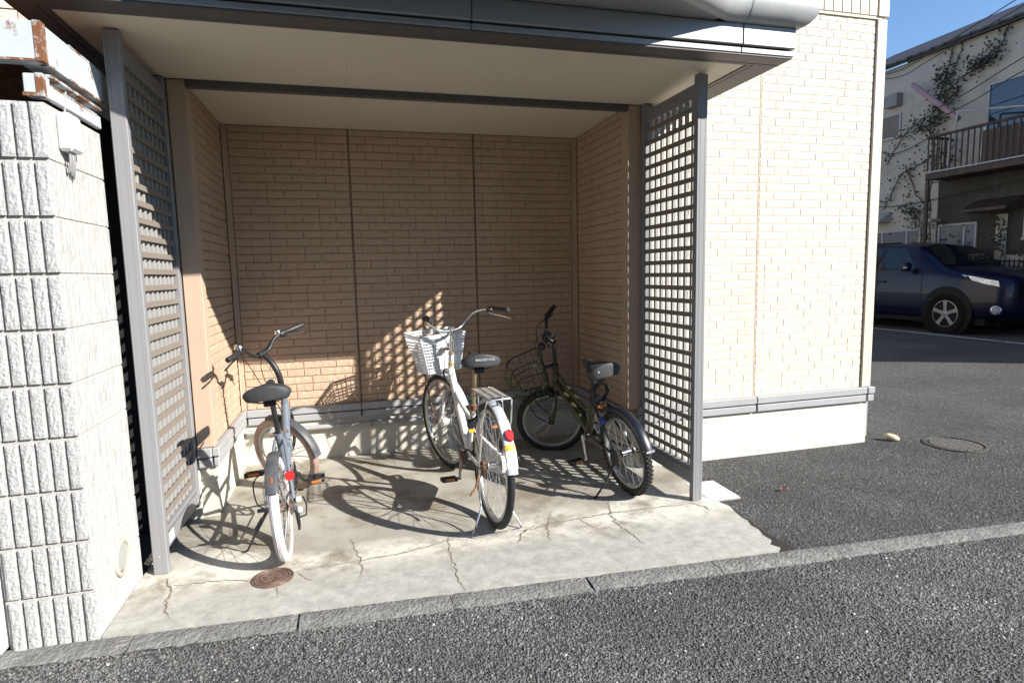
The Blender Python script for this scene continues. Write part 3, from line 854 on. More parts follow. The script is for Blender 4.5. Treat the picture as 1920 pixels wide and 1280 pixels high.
ve = thing('wall_vent', 'round white louvred vent low on the side of the block wall', 'vent', (-.2, -1.832, .198))
MB().lathe([(.0, -.001), (.079, -.001), (.079, .012), (.073, .018), (.064, .016), (.062, .004), (.0, .004)], (-.2, -1.832, .198), (1, 0, 0), 36).build('ring', M['vent_ring'], ve)
MB().lathe([(0, .0045), (.062, .0045)], (-.2, -1.832, .198), (1, 0, 0), 28).build('opening', M['dark'], ve)
for i in range(9):
    z = -.048 + i * .012; hw = math.sqrt(.060 ** 2 - z * z)
    MB().add([(-.195, -1.832 - hw, .198 + z - .004), (-.195, -1.832 + hw, .198 + z - .004), (-.186, -1.832 + hw, .198 + z + .003), (-.186, -1.832 - hw, .198 + z + .003), (-.196, -1.832 - hw, .198 + z + .006), (-.196, -1.832 + hw, .198 + z + .006)],
             [(0, 1, 2, 3), (3, 2, 5, 4)]).build('louvre', M['vent_grey'], ve, smooth=0)
# ------------------------------------------------------------------ bicycles
M['tyre_black'] = pbr('black_rubber', (.022, .022, .023), .75, var=.3, vscale=30, bump=.2, bscale=200)
M['tyre_white'] = pbr('white_rubber', (.66, .61, .62), .7, var=.05, vscale=20, bump=.3, bscale=160, col2=(.55, .47, .46), c2scale=9)
M['tyre_pink'] = pbr('dirty_pink_rubber', (.36, .235, .205), .75, var=.15, vscale=12, bump=.3, bscale=160, col2=(.46, .36, .32), c2scale=6)
M['rim_silver'] = pbr('rim_alloy', (.55, .55, .54), .32, .85, var=.08, vscale=20, col2=(.42, .36, .29), c2scale=14, c2lo=.6, c2hi=.8)
M['rim_dull'] = pbr('dull_alloy', (.42, .40, .36), .5, .6, var=.1, vscale=20, col2=(.30, .24, .18), c2scale=10)
M['chrome'] = pbr('chrome', (.62, .62, .61), .22, 1., var=.05, vscale=20, col2=(.28, .15, .09), c2scale=22, c2lo=.6, c2hi=.7, c2rough=.85)
M['chrome_rust'] = pbr('rusty_chrome', (.42, .36, .31), .45, .8, var=.2, vscale=30, col2=(.17, .065, .035), c2scale=16, c2lo=.42, c2hi=.56, c2rough=.9)
M['spoke'] = pbr('spoke_steel', (.60, .60, .60), .35, .8)
M['frame_white'] = pbr('pearl_white_paint', (.72, .72, .71), .28, 0, var=.02, vscale=5, coat=.4, col2=(.52, .46, .38), c2scale=12, c2lo=.68, c2hi=.78)
M['frame_grey'] = pbr('blue_grey_paint', (.16, .185, .225), .42, .1, var=.1, vscale=10, col2=(.22, .20, .18), c2scale=14, c2lo=.58, c2hi=.75)
M['frame_olive'] = pbr('olive_paint', (.042, .044, .017), .34, 0, var=.08, vscale=8, coat=.3)
M['olive_wire'] = pbr('green_wire', (.030, .045, .018), .38, .1, var=.1, vscale=20)
M['black_plastic'] = pbr('black_plastic', (.022, .022, .024), .5, var=.2, vscale=20)
M['black_metal'] = pbr('black_metal', (.03, .03, .033), .42, .4, var=.25, vscale=20, col2=(.10, .085, .07), c2scale=16, c2lo=.6, c2hi=.75)
M['navy_plastic'] = pbr('navy_fender', (.008, .010, .018), .36, var=.15, vscale=12, coat=.25)
M['saddle'] = pbr('saddle_vinyl', (.032, .034, .038), .62, var=.2, vscale=14, bump=.25, bscale=160)
M['saddle_grey'] = pbr('grey_vinyl', (.055, .062, .07), .55, var=.08, vscale=14)
M['fender_grey'] = pbr('scuffed_dark_fender', (.06, .063, .07), .5, var=.25, vscale=14, col2=(.15, .14, .135), c2scale=9, c2lo=.5, c2hi=.7)
M['fender_silver'] = pbr('silver_white_fender', (.52, .56, .61), .33, .15, var=.08, vscale=8, col2=(.34, .22, .14), c2scale=9, c2lo=.66, c2hi=.74)
M['red'] = pbr('red_reflector', (.58, .018, .022), .25, coat=.5, bump=.25, bscale=300)
M['yellow'] = pbr('yellow_sticker', (.72, .38, .02), .45, var=.08, vscale=30)
M['orange'] = pbr('orange_reflector', (.62, .17, .02), .3, coat=.4, bump=.2, bscale=300)
M['white_refl'] = pbr('white_reflector', (.72, .74, .76), .2, coat=.6, bump=.3, bscale=300)
M['blue_trim'] = pbr('blue_anodised', (.03, .07, .28), .3, .4)
M['purple'] = pbr('purple_wire', (.22, .15, .42), .4)
M['basket_white'] = pbr('basket_plastic', (.70, .73, .78), .45, var=.05, vscale=8)
M['hub_white'] = pbr('hub_alloy', (.72, .71, .68), .3, .4)
M['post_tan'] = pbr('tarnished_post', (.36, .31, .20), .4, .7, var=.2, vscale=14, col2=(.20, .14, .09), c2scale=12)
M['print'] = pbr('pale_print', (.45, .46, .47), .6)

class Bike:
    def __init__(s, label, rear, heading, lean, pitch, A, B, steer):
        """A (lower) and B (upper) are two (y, z) points of the steering axis"""
        s.root = thing('bicycle', label, 'bicycle', (rear[0], rear[1], 0), 'bicycles parked in the bay', local=True)
        s.root.matrix_basis = Matrix.Translation((rear[0], rear[1], 0)) @ Matrix.Rotation(rad(heading), 4, 'Z') @ Matrix.Rotation(rad(lean), 4, 'Y') @ Matrix.Rotation(rad(pitch), 4, 'X')
        a, b = Vector((0, *A)), Vector((0, *B))
        s.S = Matrix.Translation(a) @ Matrix.Rotation(rad(steer), 4, b - a) @ Matrix.Translation(-a)
        s.front = False
    def out(s, mb, name, mat, parent=None, smooth=40, fix=False):
        if s.front: mb.xf(s.S)
        return mb.build(name, mat, parent or s.root, smooth, fix)
    def wheel(s, ay, az, R, tw, tyre, rim, hub, nsp=32, hubw=.05, hubr=.02, knob=False, sprocket=False, flange=None, rimw=.024, rimd=.016):
        c = Vector((0, ay, az)); X = (1, 0, 0)
        rr = R - tw * .95
        ro = rr + .003
        w = s.out(MB().lathe([(ro, -rimw / 2), (ro - .004, -rimw / 2 - .001), (ro - rimd, -rimw * .38), (ro - rimd - .003, 0), (ro - rimd, rimw * .38), (ro - .004, rimw / 2 + .001), (ro, rimw / 2), (ro - .004, 0)], c, X, 64, True), 'wheel', rim, fix=True)
        mi = tw / 2
        prof = [(R - mi + math.cos(t) * mi * (1.0), math.sin(t) * mi) for t in [2 * math.pi * i / 12 for i in range(12)]]
        t = s.out(MB().lathe(prof, c, X, 72, True), 'tyre', tyre, w, fix=True)
        if knob:
            kb = MB()
            for i in range(58):
                for xo, off in ((-.0155, 0), (.0155, .5), (-.005, .5), (.005, 0)):
                    a = 2 * math.pi * (i + off) / 58
                    rr_ = R - abs(xo) * .28
                    e, f_ = Vector((0, math.cos(a), math.sin(a))), Vector((0, -math.sin(a), math.cos(a)))
                    q = c + e * (rr_ - .001) + Vector((xo, 0, 0))
                    vs = [q + e * (.0055 * k) + f_ * (sy * .006) + Vector((sx * .0045, 0, 0)) for k in (0, 1) for sy, sx in ((-1, -1), (-1, 1), (1, 1), (1, -1))]
                    kb.add(vs, [(4, 5, 6, 7), (0, 1, 5, 4), (1, 2, 6, 5), (2, 3, 7, 6), (3, 0, 4, 7)])
            tag(s.out(kb, 'tread_knobs', tyre, w, smooth=0), kind='stuff')
        else:
            tg = MB()
            for xo in (-.006, 0, .006):
                tg.lathe([(R - .0006, xo - .0012), (R + .0008, xo), (R - .0006, xo + .0012)], c, X, 72)
            s.out(tg, 'tread', tyre, w)
        hw = hubw / 2
        fl = flange or hubr + .006
        s.out(MB().lathe([(.005, -hw - .022), (.005, -hw - .004), (fl, -hw), (fl, -hw + .004), (hubr, -hw + .007), (hubr, hw - .007), (fl, hw - .004), (fl, hw), (.005, hw + .004), (.005, hw + .022)], c, X, 20), 'hub', hub, w)
        sp = MB()
        for i in range(nsp):
            sd = -1 if i % 2 else 1
            a = 2 * math.pi * i / nsp
            cross = rad(38) * (1 if (i // 2) % 2 else -1)
            p0 = c + Vector((sd * (hw - .002), math.cos(a + cross) * (fl - .003), math.sin(a + cross) * (fl - .003)))
            p1 = c + Vector((sd * .003, math.cos(a) * (ro - rimd), math.sin(a) * (ro - rimd)))
            sp.tube([p0, p1], .00125, 4, caps=False)
        tag(s.out(sp, 'spokes', M['spoke'], w), kind='stuff')
        if sprocket:
            for k in range(sprocket):
                r_ = .022 + .0045 * k
                s.out(MB().lathe([(.012, hw + .034 - .0042 * k), (r_, hw + .034 - .0042 * k), (r_, hw + .0358 - .0042 * k), (.012, hw + .0358 - .0042 * k)], c, X, 24), 'sprocket', M['chrome_rust'], w)
        return w
    def tube(s, name, path, r, mat, parent=None, n=10, sm=0):
        return s.out(MB().tube(smoothpath(path, sm) if sm else path, r, n), name, mat, parent)
    def fender(s, ay, az, R, w, a0, a1, mat, name='fender', depth=.016, parent=None):
        mb = MB(); n = 28
        sec = [(-.5, -1), (-.44, -.35), (-.26, -.06), (0, 0), (.26, -.06), (.44, -.35), (.5, -1)]
        ins = [(x * .93, d - .12) for x, d in reversed(sec)]
        full = sec + ins
        vs = []
        for i in range(n + 1):
            a = rad(a0 + (a1 - a0) * i / n)
            for x, d in full:
                r_ = R + d * depth
                vs.append((x * w, ay + math.cos(a) * r_, az + math.sin(a) * r_))
        k = len(full)
        fs = [(i * k + j, i * k + (j + 1) % k, (i + 1) * k + (j + 1) % k, (i + 1) * k + j) for i in range(n) for j in range(k)]
        fs += [tuple(range(k)), tuple(n * k + j for j in range(k - 1, -1, -1))]
        mb.add(vs, fs)
        return s.out(mb, name, mat, parent, fix=True)
    def onfender(s, ay, az, R, a, w, h, mat, name, parent, t=.003, oval=False, x=0.):
        """a plate lying on the outside of a fender at angle a"""
        e, f_ = Vector((0, math.cos(rad(a)), math.sin(rad(a)))), Vector((0, -math.sin(rad(a)), math.cos(rad(a))))
        c = Vector((x, ay, az)) + e * R
        mb = MB()
        if oval:
            pts = [(math.cos(2 * math.pi * i / 20) * w / 2, math.sin(2 * math.pi * i / 20) * h / 2) for i in range(20)]
            mb.prism(pts, lambda q: c + Vector((q[0], 0, 0)) + f_ * q[1], lambda q: c + Vector((q[0] * .82, 0, 0)) + f_ * q[1] * .82 + e * t)
        else:
            mb.grid(lambda u, v: Vector((x, ay, az)) + (Vector((0, math.cos(rad(a) + (v - .5) * h / R), math.sin(rad(a) + (v - .5) * h / R)))) * (R + t - .016 * ((abs(u - .5) * 2) ** 3) * .35) + Vector(((u - .5) * w, 0, 0)), 6, 4)
        return s.out(mb, name, mat, parent, fix=oval)
    def saddle(s, y, z, L, w, mat, tilt=0., nose=.045, hgt=.055):
        nu, nv = 18, 20
        def half(u):                     # half width along the saddle, u from tail to nose
            tail = (max(0, 1 - ((.15 - u) / .15) ** 2.6)) ** .42 if u < .15 else 1
            k = min(1, max(0, (u - .22) / .5)); k = k * k * (3 - 2 * k)
            e = math.sqrt(max(0, 1 - ((u - .9) / .1) ** 2)) if u > .9 else 1
            return (w / 2 * tail * (1 - k) + nose / 2 * k) * e
        vs, fs = [], []
        for i in range(nu + 1):
            u = i / nu
            u_ = .5 - .5 * math.cos(math.pi * u)
            hw = max(half(u_), .002)
            yy = y - L * .45 + L * u_
            zz = z + .016 * (1 - u_) ** 2 + .006 * u_ ** 3 + tilt * (u_ - .5)
            hh = hgt * (1 - .35 * u_)
            for j in range(nv):
                a = 2 * math.pi * j / nv
                ca, sa = math.cos(a), math.sin(a)
                X_ = hw * (abs(ca) ** .50) * (1 if ca > 0 else -1)
                Z_ = (hh * .42 * abs(sa) ** .75 if sa > 0 else -hh * .58 * abs(sa) ** .5) - hh * .22 * (X_ / max(w * .5, .01)) ** 2
                if sa < 0: X_ *= .92
                vs.append((X_, yy, zz + Z_))
        for i in range(nu):
            for j in range(nv):
                fs.append((i * nv + j, i * nv + (j + 1) % nv, (i + 1) * nv + (j + 1) % nv, (i + 1) * nv + j))
        fs += [tuple(range(nv)), tuple(nu * nv + j for j in range(nv - 1, -1, -1))]
        sd = s.out(MB().add(vs, fs), 'saddle', mat, smooth=70, fix=True)
        zb = z - hgt * .45
        for q in (-1, 1):
            s.tube('saddle_rail', [(q * .012, y + L * .40, zb + .005), (q * .02, y + L * .2, zb - .018), (q * .022, y - L * .08, zb - .022), (q * .05, y - L * .28, zb - .012), (q * .055, y - L * .34, zb + .012)], .0038, M['chrome_rust'], sd, 6, 4)
            sp = MB()
            sp.tube([(q * .055 + .013 * math.cos(t * .9), y - L * .31 + .013 * math.sin(t * .9), zb - .014 + .0016 * t) for t in range(0, 24)], .0026, 5)
            s.out(sp, 'spring', M['chrome_rust'], sd)
        s.out(MB().bbox(-.03, .03, y - L * .1 - .014, y - L * .1 + .014, zb - .045, zb - .012, .006), 'clamp', M['black_metal'], sd)
        return sd
    def pedal(s, x, y, z, ax, rot=0.):
        """ax: +1 right side, -1 left side"""
        Mx = Matrix.Translation((x, y, z)) @ Matrix.Rotation(rad(rot), 4, 'X')
        mb = MB()
        mb.tube([(-ax * .012, 0, 0), (ax * .10, 0, 0)], .0055, 8)
        for q in (-1, 1):
            mb.bbox(min(ax * .006, ax * .1), max(ax * .006, ax * .1), q * .034 - .006, q * .034 + .006, -.013, .013, .003)
        for u in (.006, .048, .094):
            a_, b_ = sorted((ax * u, ax * (u + .008)))
            mb.bbox(a_, b_, -.032, .032, -.011, .011, .003)
        mb.xf(Mx)
        p = s.out(mb, 'pedal', M['black_plastic'])
        for q in (-1, 1):
            a_, b_ = sorted((ax * .028, ax * .082))
            s.out(MB().bbox(a_, b_, q * .0405 - .0012, q * .0405 + .0012, -.007, .007, .001).xf(Mx), 'pedal_reflector', M['orange'], p)
        return p
    def crank(s, by, bz, ang, L=.152, mat=None, teeth_r=.072, chain_to=None, chx=.046, guard=None):
        mat = mat or M['chrome_rust']
        s.out(MB().lathe([(.0, -.062), (.009, -.062), (.009, -.036), (.021, -.034), (.021, .034), (.009, .036), (.009, .066), (.0, .066)], (0, by, bz), (1, 0, 0), 18), 'bottom_bracket', M['black_metal'])
        for sd, a in ((1, ang), (-1, ang + 180)):
            e = Vector((0, math.cos(rad(a)), math.sin(rad(a))))
            p0 = Vector((sd * .060, by, bz)); p1 = p0 + e * L + Vector((sd * .012, 0, 0))
            s.out(MB().tube([p0 - e * .012, p0, p0.lerp(p1, .5), p1, p1 + e * .01], [.011, .0125, .0085, .0095, .008], 8), 'crank_arm', mat)
            s.pedal(p1.x + sd * .014, p1.y, p1.z, sd, 8 if sd > 0 else -10)
        pr = []
        n = 72
        for i in range(n):
            pr.append((teeth_r + (.003 if i % 2 else -.001), 2 * math.pi * i / n))
        c = Vector((0, by, bz))
        mb = MB()
        vs = [c + Vector((x_, math.cos(a) * r_, math.sin(a) * r_)) for x_ in (chx - .0015, chx + .0015) for r_, a in pr] + [c + Vector((x_, math.cos(a) * r_ * .78, math.sin(a) * r_ * .78)) for x_ in (chx - .0015, chx + .0015) for r_, a in pr]
        fs = []
        for i in range(n):
            j = (i + 1) % n
            fs += [(i, j, 2 * n + j, 2 * n + i), (n + i, 3 * n + i, 3 * n + j, n + j), (i, n + i, n + j, j), (2 * n + i, 2 * n + j, 3 * n + j, 3 * n + i)]
        mb.add(vs, fs)
        for k in range(5):
            a = 2 * math.pi * k / 5
            mb.tube([c + Vector((chx, 0, 0)), c + Vector((chx, math.cos(a) * teeth_r * .8, math.sin(a) * teeth_r * .8))], .006, 6)
        s.out(mb, 'chainring', mat)
        if chain_to:
            cy, cz, cr = chain_to
            s.out(MB().tube([(chx, cy, cz + cr), (chx, by, bz + teeth_r)], .0036, 5).tube([(chx, cy, cz - cr), (chx, by, bz - teeth_r)], .0036, 5), 'chain', M['chrome_rust'])

def lettering(text, size, Mx, mat, parent, name='lettering', depth=.0004):
    cu = bpy.data.curves.new(name, 'FONT'); cu.body = text; cu.size = size; cu.align_x = 'CENTER'; cu.align_y = 'CENTER'; cu.extrude = depth; cu.resolution_u = 2
    ob = bpy.data.objects.new(name, cu); COL.objects.link(ob)
    dg = bpy.context.evaluated_depsgraph_get(); dg.update()
    me = bpy.data.meshes.new_from_object(ob.evaluated_get(dg))
    bpy.data.objects.remove(ob); bpy.data.curves.remove(cu)
    me.name = name; me.transform(Mx); me.materials.clear(); me.materials.append(mat)
    return link(name, me, parent)

# ---------------- white city bicycle
def white_bike():
    A, B = (.945, .60), (.880, .84)
    k = Bike('white city bicycle with white plastic front basket and rear rack', (1.487, -1.567), 4.0, 0.5, -.2, A, B, 16)
    R = .335
    k.wheel(0, R, R, .040, M['tyre_black'], M['rim_silver'], M['chrome'], 36, .060, .016, sprocket=1, rimw=.026, rimd=.02)
    k.tube('frame_tube', [(0, .915, .725), (0, .80, .60), (0, .665, .465), (0, .545, .355), (0, .44, .285)], [.0245] * 25, M['frame_white'], n=14, sm=6)
    k.tube('frame_tube', [(0, .932, .655), (0, .80, .60), (0, .62, .535), (0, .47, .505), (0, .375, .50)], .0145, M['frame_white'], n=10, sm=5)
    k.tube('head_tube', [(0, .952, .585), (0, .950, .592), (0, .886, .822), (0, .884, .832)], [.021, .019, .019, .021], M['frame_white'], n=14)
    k.tube('seat_tube', [(0, .44, .285), (0, .352, .585)], .0155, M['frame_white'])
    sticker = k.out(MB().lathe([(.0196, 0), (.0196, .022)], (0, .905, .755), (0, -.065, .24), 14), 'sticker', M['yellow'])
    for sx in (-1, 1):
        k.tube('chain_stay', [(sx * .062, 0, R), (sx * .058, .12, R - .015), (sx * .028, .36, .298), (sx * .022, .44, .287)], .0095, M['frame_white'], sm=4)
        k.tube('seat_stay', [(sx * .062, 0, R), (sx * .055, .10, .42), (sx * .024, .33, .56), (sx * .014, .356, .575)], .0075, M['chrome'], sm=4)
    k.tube('seat_post', [(0, .356, .57), (0, .300, .835)], .0125, M['post_tan'])
    k.tube('seat_clamp', [(0, .358, .563), (0, .349, .595)], .0195, M['chrome_rust'])
    sd = k.saddle(.245, .878, .265, .225, M['saddle'], tilt=.008, hgt=.070)
    lettering('BRIDGESTONE', .017, Matrix.Translation((.01, .1235, .889)) @ Matrix.Rotation(rad(84), 4, 'X'), M['print'], sd)
    # rear fender, reflector, stickers
    fd = k.fender(0, R, R + .022, .056, 55, 171, M['fender_silver'])
    k.onfender(0, R, R + .021, 132, .052, .085, M['white_plastic'], 'sticker', fd)
    k.onfender(0, R, R + .020, 158, .054, .105, M['white_plastic'], 'mudflap', fd, t=.0035)
    k.onfender(0, R, R + .022, 150, .052, .030, M['yellow'], 'sticker', fd, t=.0036)
    k.onfender(0, R, R + .020, 140, .046, .072, M['red'], 'reflector', fd, t=.016, oval=True, x=.006)
    for sx in (-1, 1):
        k.tube('fender_stay', [(sx * .066, 0, R), (sx * .042, -.22, R + .11), (sx * .030, -.345, R + .135)], .0024, M['chrome'], fd, 6)
    # rack
    rk = k.out(MB().tube(smoothpath([(-.055, .17, .722), (-.060, .05, .722), (-.062, -.12, .722), (-.052, -.145, .722), (.052, -.145, .722), (.062, -.12, .722), (.060, .05, .722), (.055, .17, .722)], 4), .0055, 8).tube([(-.055, .17, .722), (.055, .17, .722)], .005, 8), 'rack', M['chrome'])
    for y in [.15 - .022 * i for i in range(13)]:
        k.tube('rack_bar', [(-.058, y, .728), (.058, y, .728)], .0020, M['rim_dull'], rk, 5)
    for x in (-.022, .022):
        k.tube('rack_bar', [(x, .17, .733), (x, -.14, .733)], .0026, M['rim_dull'], rk, 5)
    for sx in (-1, 1):
        k.tube('rack_leg', [(sx * .068, 0.005, R), (sx * .070, -.005, .55), (sx * .066, .02, .722)], .0048, M['chrome'], rk, 7)
        k.tube('rack_leg', [(sx * .069, -.004, R + .02), (sx * .078, -.10, .60), (sx * .066, -.150, .720)], .0048, M['chrome'], rk, 7)
    k.tube('rack_arm', [(-.05, .19, .722), (-.014, .335, .655)], .0045, M['chrome_rust'], rk, 6); k.tube('rack_arm', [(.05, .19, .722), (.014, .335, .655)], .0045, M['chrome_rust'], rk, 6)
    # ring lock on the seat stays
    lk = k.out(MB().tube([(math.cos(t) * .052, .185 + .02 * math.sin(t), .505 + math.sin(t) * .055) for t in [math.pi * (-.18 + 1.36 * i / 16) for i in range(17)]], .011, 8), 'ring_lock', M['navy_plastic'])
    k.out(MB().bbox(-.085, -.035, .168, .200, .500, .550, .008), 'lock_body', M['navy_plastic'], lk)
    k.out(MB().box(-.080, -.045, .166, .1685, .480, .497), 'sticker', M['yellow'], lk, smooth=0)
    # drive
    k.crank(.44, .285, 90, .155, M['chrome_rust'], .075, (0, R, .034), .048)
    cc = []
    for q in range(15):
        a = rad(-102 + 204 * q / 14); cc.append((.44 + math.cos(a) * .108, .288 + math.sin(a) * .108))
    for q in range(9):
        a = rad(98 + 164 * q / 8); cc.append((math.cos(a) * .052, R - .002 + math.sin(a) * .052))
    cg = k.out(MB().prism(cc, lambda q: (.043, q[0], q[1]), lambda q: (.066, .22 + (q[0] - .22) * .985, .30 + (q[1] - .30) * .95)), 'chain_case', M['frame_white'], smooth=30, fix=True)
    k.out(MB().lathe([(.0, -.066), (.012, -.066), (.026, -.056), (.026, -.040), (0, -.040)], (0, 0, R), (1, 0, 0), 20), 'band_brake', M['rust'])
    k.tube('brake_arm', [(-.055, 0, R - .03), (-.058, .06, R - .10), (-.05, .13, R - .02)], .006, M['rust'], n=6)
    k.tube('stand_lever', [(-.075, .0, R - .04), (-.10, -.02, R - .11), (-.135, -.03, R - .145)], .007, M['rust'], n=6)
    # wire double stand
    k.tube('stand', [(-.072, .0, R - .01), (-.078, -.01, .20), (-.080, -.035, .115), (-.135, -.095, .022), (-.150, -.115, .007), (-.128, -.125, .006), (0, -.122, .006), (.085, -.115, .006), (.118, -.11, .008), (.122, -.095, .022), (.082, -.035, .115), (.078, -.01, .20), (.072, 0, R - .01)], .0052, M['chrome'], n=8, sm=4)
    k.tube('rear_brake_cable', [(-.02, .86, .66), (-.022, .74, .50), (-.024, .56, .335), (-.05, .30, .27), (-.06, .06, .30)], .0024, M['black_cable'], n=6, sm=5)
    # ---- front, turned with the bars
    k.front = True
    FA = (1.062, .335)
    k.wheel(FA[0], FA[1], R, .040, M['tyre_black'], M['rim_silver'], M['hub_white'], 36, .07, .033, flange=.038, rimw=.026, rimd=.02)
    for sx in (-1, 1):
        k.tube('fork_blade', [(sx * .020, .952, .585), (sx * .040, .958, .57), (sx * .046, .975, .50), (sx * .050, 1.0, .42), (sx * .055, 1.045, .352), (sx * .056, 1.062, .335)], [.0125, .0125, .0125, .0125, .012, .012, .0115, .011, .0105, .010, .0095, .009, .0085, .008, .0078, .0075, .0072, .007, .007, .007, .007], M['frame_white'], n=10, sm=4)
    k.tube('fork_crown', [(-.040, .955, .582), (.040, .955, .582)], .014, M['chrome'])
    k.fender(FA[0], FA[1], R + .02, .052, 62, 152, M['fender_silver'])
    k.tube('brake', [(-.036, .93, .640), (-.03, .965, .70), (0, .975, .72), (.03, .965, .70), (.036, .93, .640)], .006, M['black_metal'], n=6, sm=3)
    k.tube('headset', [(0, .8855, .828), (0, .8800, .849)], .0205, M['chrome_rust'], n=14)
    k.tube('stem', [(0, .881, .845), (0, .858, .955), (0, .853, .985), (0, .862, 1.002)], [.0125, .0125, .016, .013], M['chrome'], n=12)
    hb = [(0, .862, .994)]
    def side(sx): return [(sx * .035, .866, .992), (sx * .085, .875, 1.005), (sx * .135, .868, 1.050), (sx * .175, .835, 1.094), (sx * .215, .775, 1.112), (sx * .245, .70, 1.112), (sx * .262, .645, 1.109)]
    bar = k.tube('handlebar', list(reversed(side(-1))) + hb + side(1), .0112, M['chrome'], n=10, sm=5)
    for sx in (-1, 1):
        k.out(MB().tube([(sx * .246, .698, 1.112), (sx * .250, .685, 1.112), (sx * .276, .595, 1.106), (sx * .280, .578, 1.105), (sx * .281, .572, 1.105)], [.014, .0165, .0165, .0175, .012], 12), 'grip', M['black_plastic'], bar)
        k.out(MB().tube(smoothpath([(sx * .238, .745, 1.100), (sx * .252, .735, 1.080), (sx * .285, .66, 1.062), (sx * .302, .585, 1.048)], 4), [.008, .008, .0075, .007, .007, .0065, .006, .006, .006, .006, .0055, .005, .004], 7), 'brake_lever', M['chrome'], bar)
        k.out(MB().tube([(sx * .232, .752, 1.108), (sx * .243, .722, 1.110)], .018, 10), 'lever_clamp', M['black_metal'], bar)
    k.tube('brake_cable', [(.236, .755, 1.10), (.16, .93, 1.07), (.06, .985, .98), (.015, .965, .85), (.02, .96, .72)], .0024, M['cable'], bar, 6, 6)
    k.tube('brake_cable', [(-.236, .755, 1.10), (-.14, .90, 1.04), (-.03, .89, .93), (-.03, .84, .80), (-.02, .86, .66)], .0024, M['black_cable'], bar, 6, 6)
    # basket
    y0, y1, zt, zb = .975, 1.205, .955, .705
    wt0, wt1, wb0, wb1 = .172, .182, .125, .130
    def corner(u, v, t):
        """u -1..1 across, v 0..1 back to front, t 0 bottom 1 top"""
        w = (wb0 + (wb1 - wb0) * v) * (1 - t) + (wt0 + (wt1 - wt0) * v) * t
        yy = (y0 + .022 * (1 - t)) * (1 - v) + (y1 - .055 * (1 - t)) * v
        return Vector((u * w, yy, zb + (zt - zb) * t + (.018 * v if t > .9 else 0) * t))
    def ring(t, steps=7):
        P = []
        for (ua, va), (ub, vb) in zip([(-1, 0), (1, 0), (1, 1), (-1, 1)], [(1, 0), (1, 1), (-1, 1), (-1, 0)]):
            for i in range(steps):
                q = i / steps
                P.append(corner(ua + (ub - ua) * q, va + (vb - va) * q, t))
        return P
    bk = k.out(MB().tube(ring(1), .0085, 6, closed=True), 'basket', M['basket_white'])
    k.out(MB().tube(ring(0), .007, 6, closed=True), 'basket_rim', M['basket_white'], bk)
    wires = MB()
    for t in [.085 * i for i in range(1, 12)]:
        P = ring(t, 5); N_ = len(P)
        for i in range(N_):
            a, b = P[i], P[(i + 1) % N_]
            d = (b - a).normalized(); up = Vector((0, 0, .0046)); nn = Vector((d.y, -d.x, 0)) * .0016
            wires.add([a - up - nn, b - up - nn, b + up - nn, a + up - nn, a - up + nn, b - up + nn, b + up + nn, a + up + nn], [(0, 1, 2, 3), (7, 6, 5, 4), (3, 2, 6, 7), (4, 5, 1, 0)])
    tag(k.out(wires, 'basket_slats', M['basket_white'], bk, smooth=0), kind='stuff')
    up = MB()
    for (ua, va), (ub, vb), n_ in (((-1, 0), (1, 0), 14), ((1, 0), (1, 1), 10), ((1, 1), (-1, 1), 14), ((-1, 1), (-1, 0), 10)):
        for i in range(n_):
            q = i / n_
            a, b = corner(ua + (ub - ua) * q, va + (vb - va) * q, 0), corner(ua + (ub - ua) * q, va + (vb - va) * q, 1)
            up.tube([a, b], .0034, 4, caps=False)
    tag(k.out(up, 'basket_ribs', M['basket_white'], bk), kind='stuff')
    k.out(MB().add([corner(u, -.012, t) for u, t in ((-.28, .08), (.50, .04), (.50, .95), (-.28, .95))], [(0, 1, 2, 3)]).add([corner(u, -.0, t) for u, t in ((-.28, .08), (.50, .04), (.50, .95), (-.28, .95))], [(3, 2, 1, 0)]), 'basket_plate', M['basket_white'], bk, smooth=0)
    fl_ = MB()
    for i in range(9):
        a, b = corner(-1 + .25 * i, 0, 0), corner(-1 + .25 * i, 1, 0); fl_.tube([a, b], .004, 4)
    tag(k.out(fl_, 'basket_floor', M['basket_white'], bk), kind='stuff')
    for sx in (-1, 1):
        k.tube('basket_stay', [(sx * .068, FA[0], FA[1]), (sx * .085, 1.10, .50), (sx * .095, 1.13, .702)], .0042, M['rust'], bk, 6)
    k.out(MB().bbox(-.03, .03, .905, .985, .862, .874, .002), 'basket_bracket', M['chrome_rust'], bk)
    return k
white_bike()

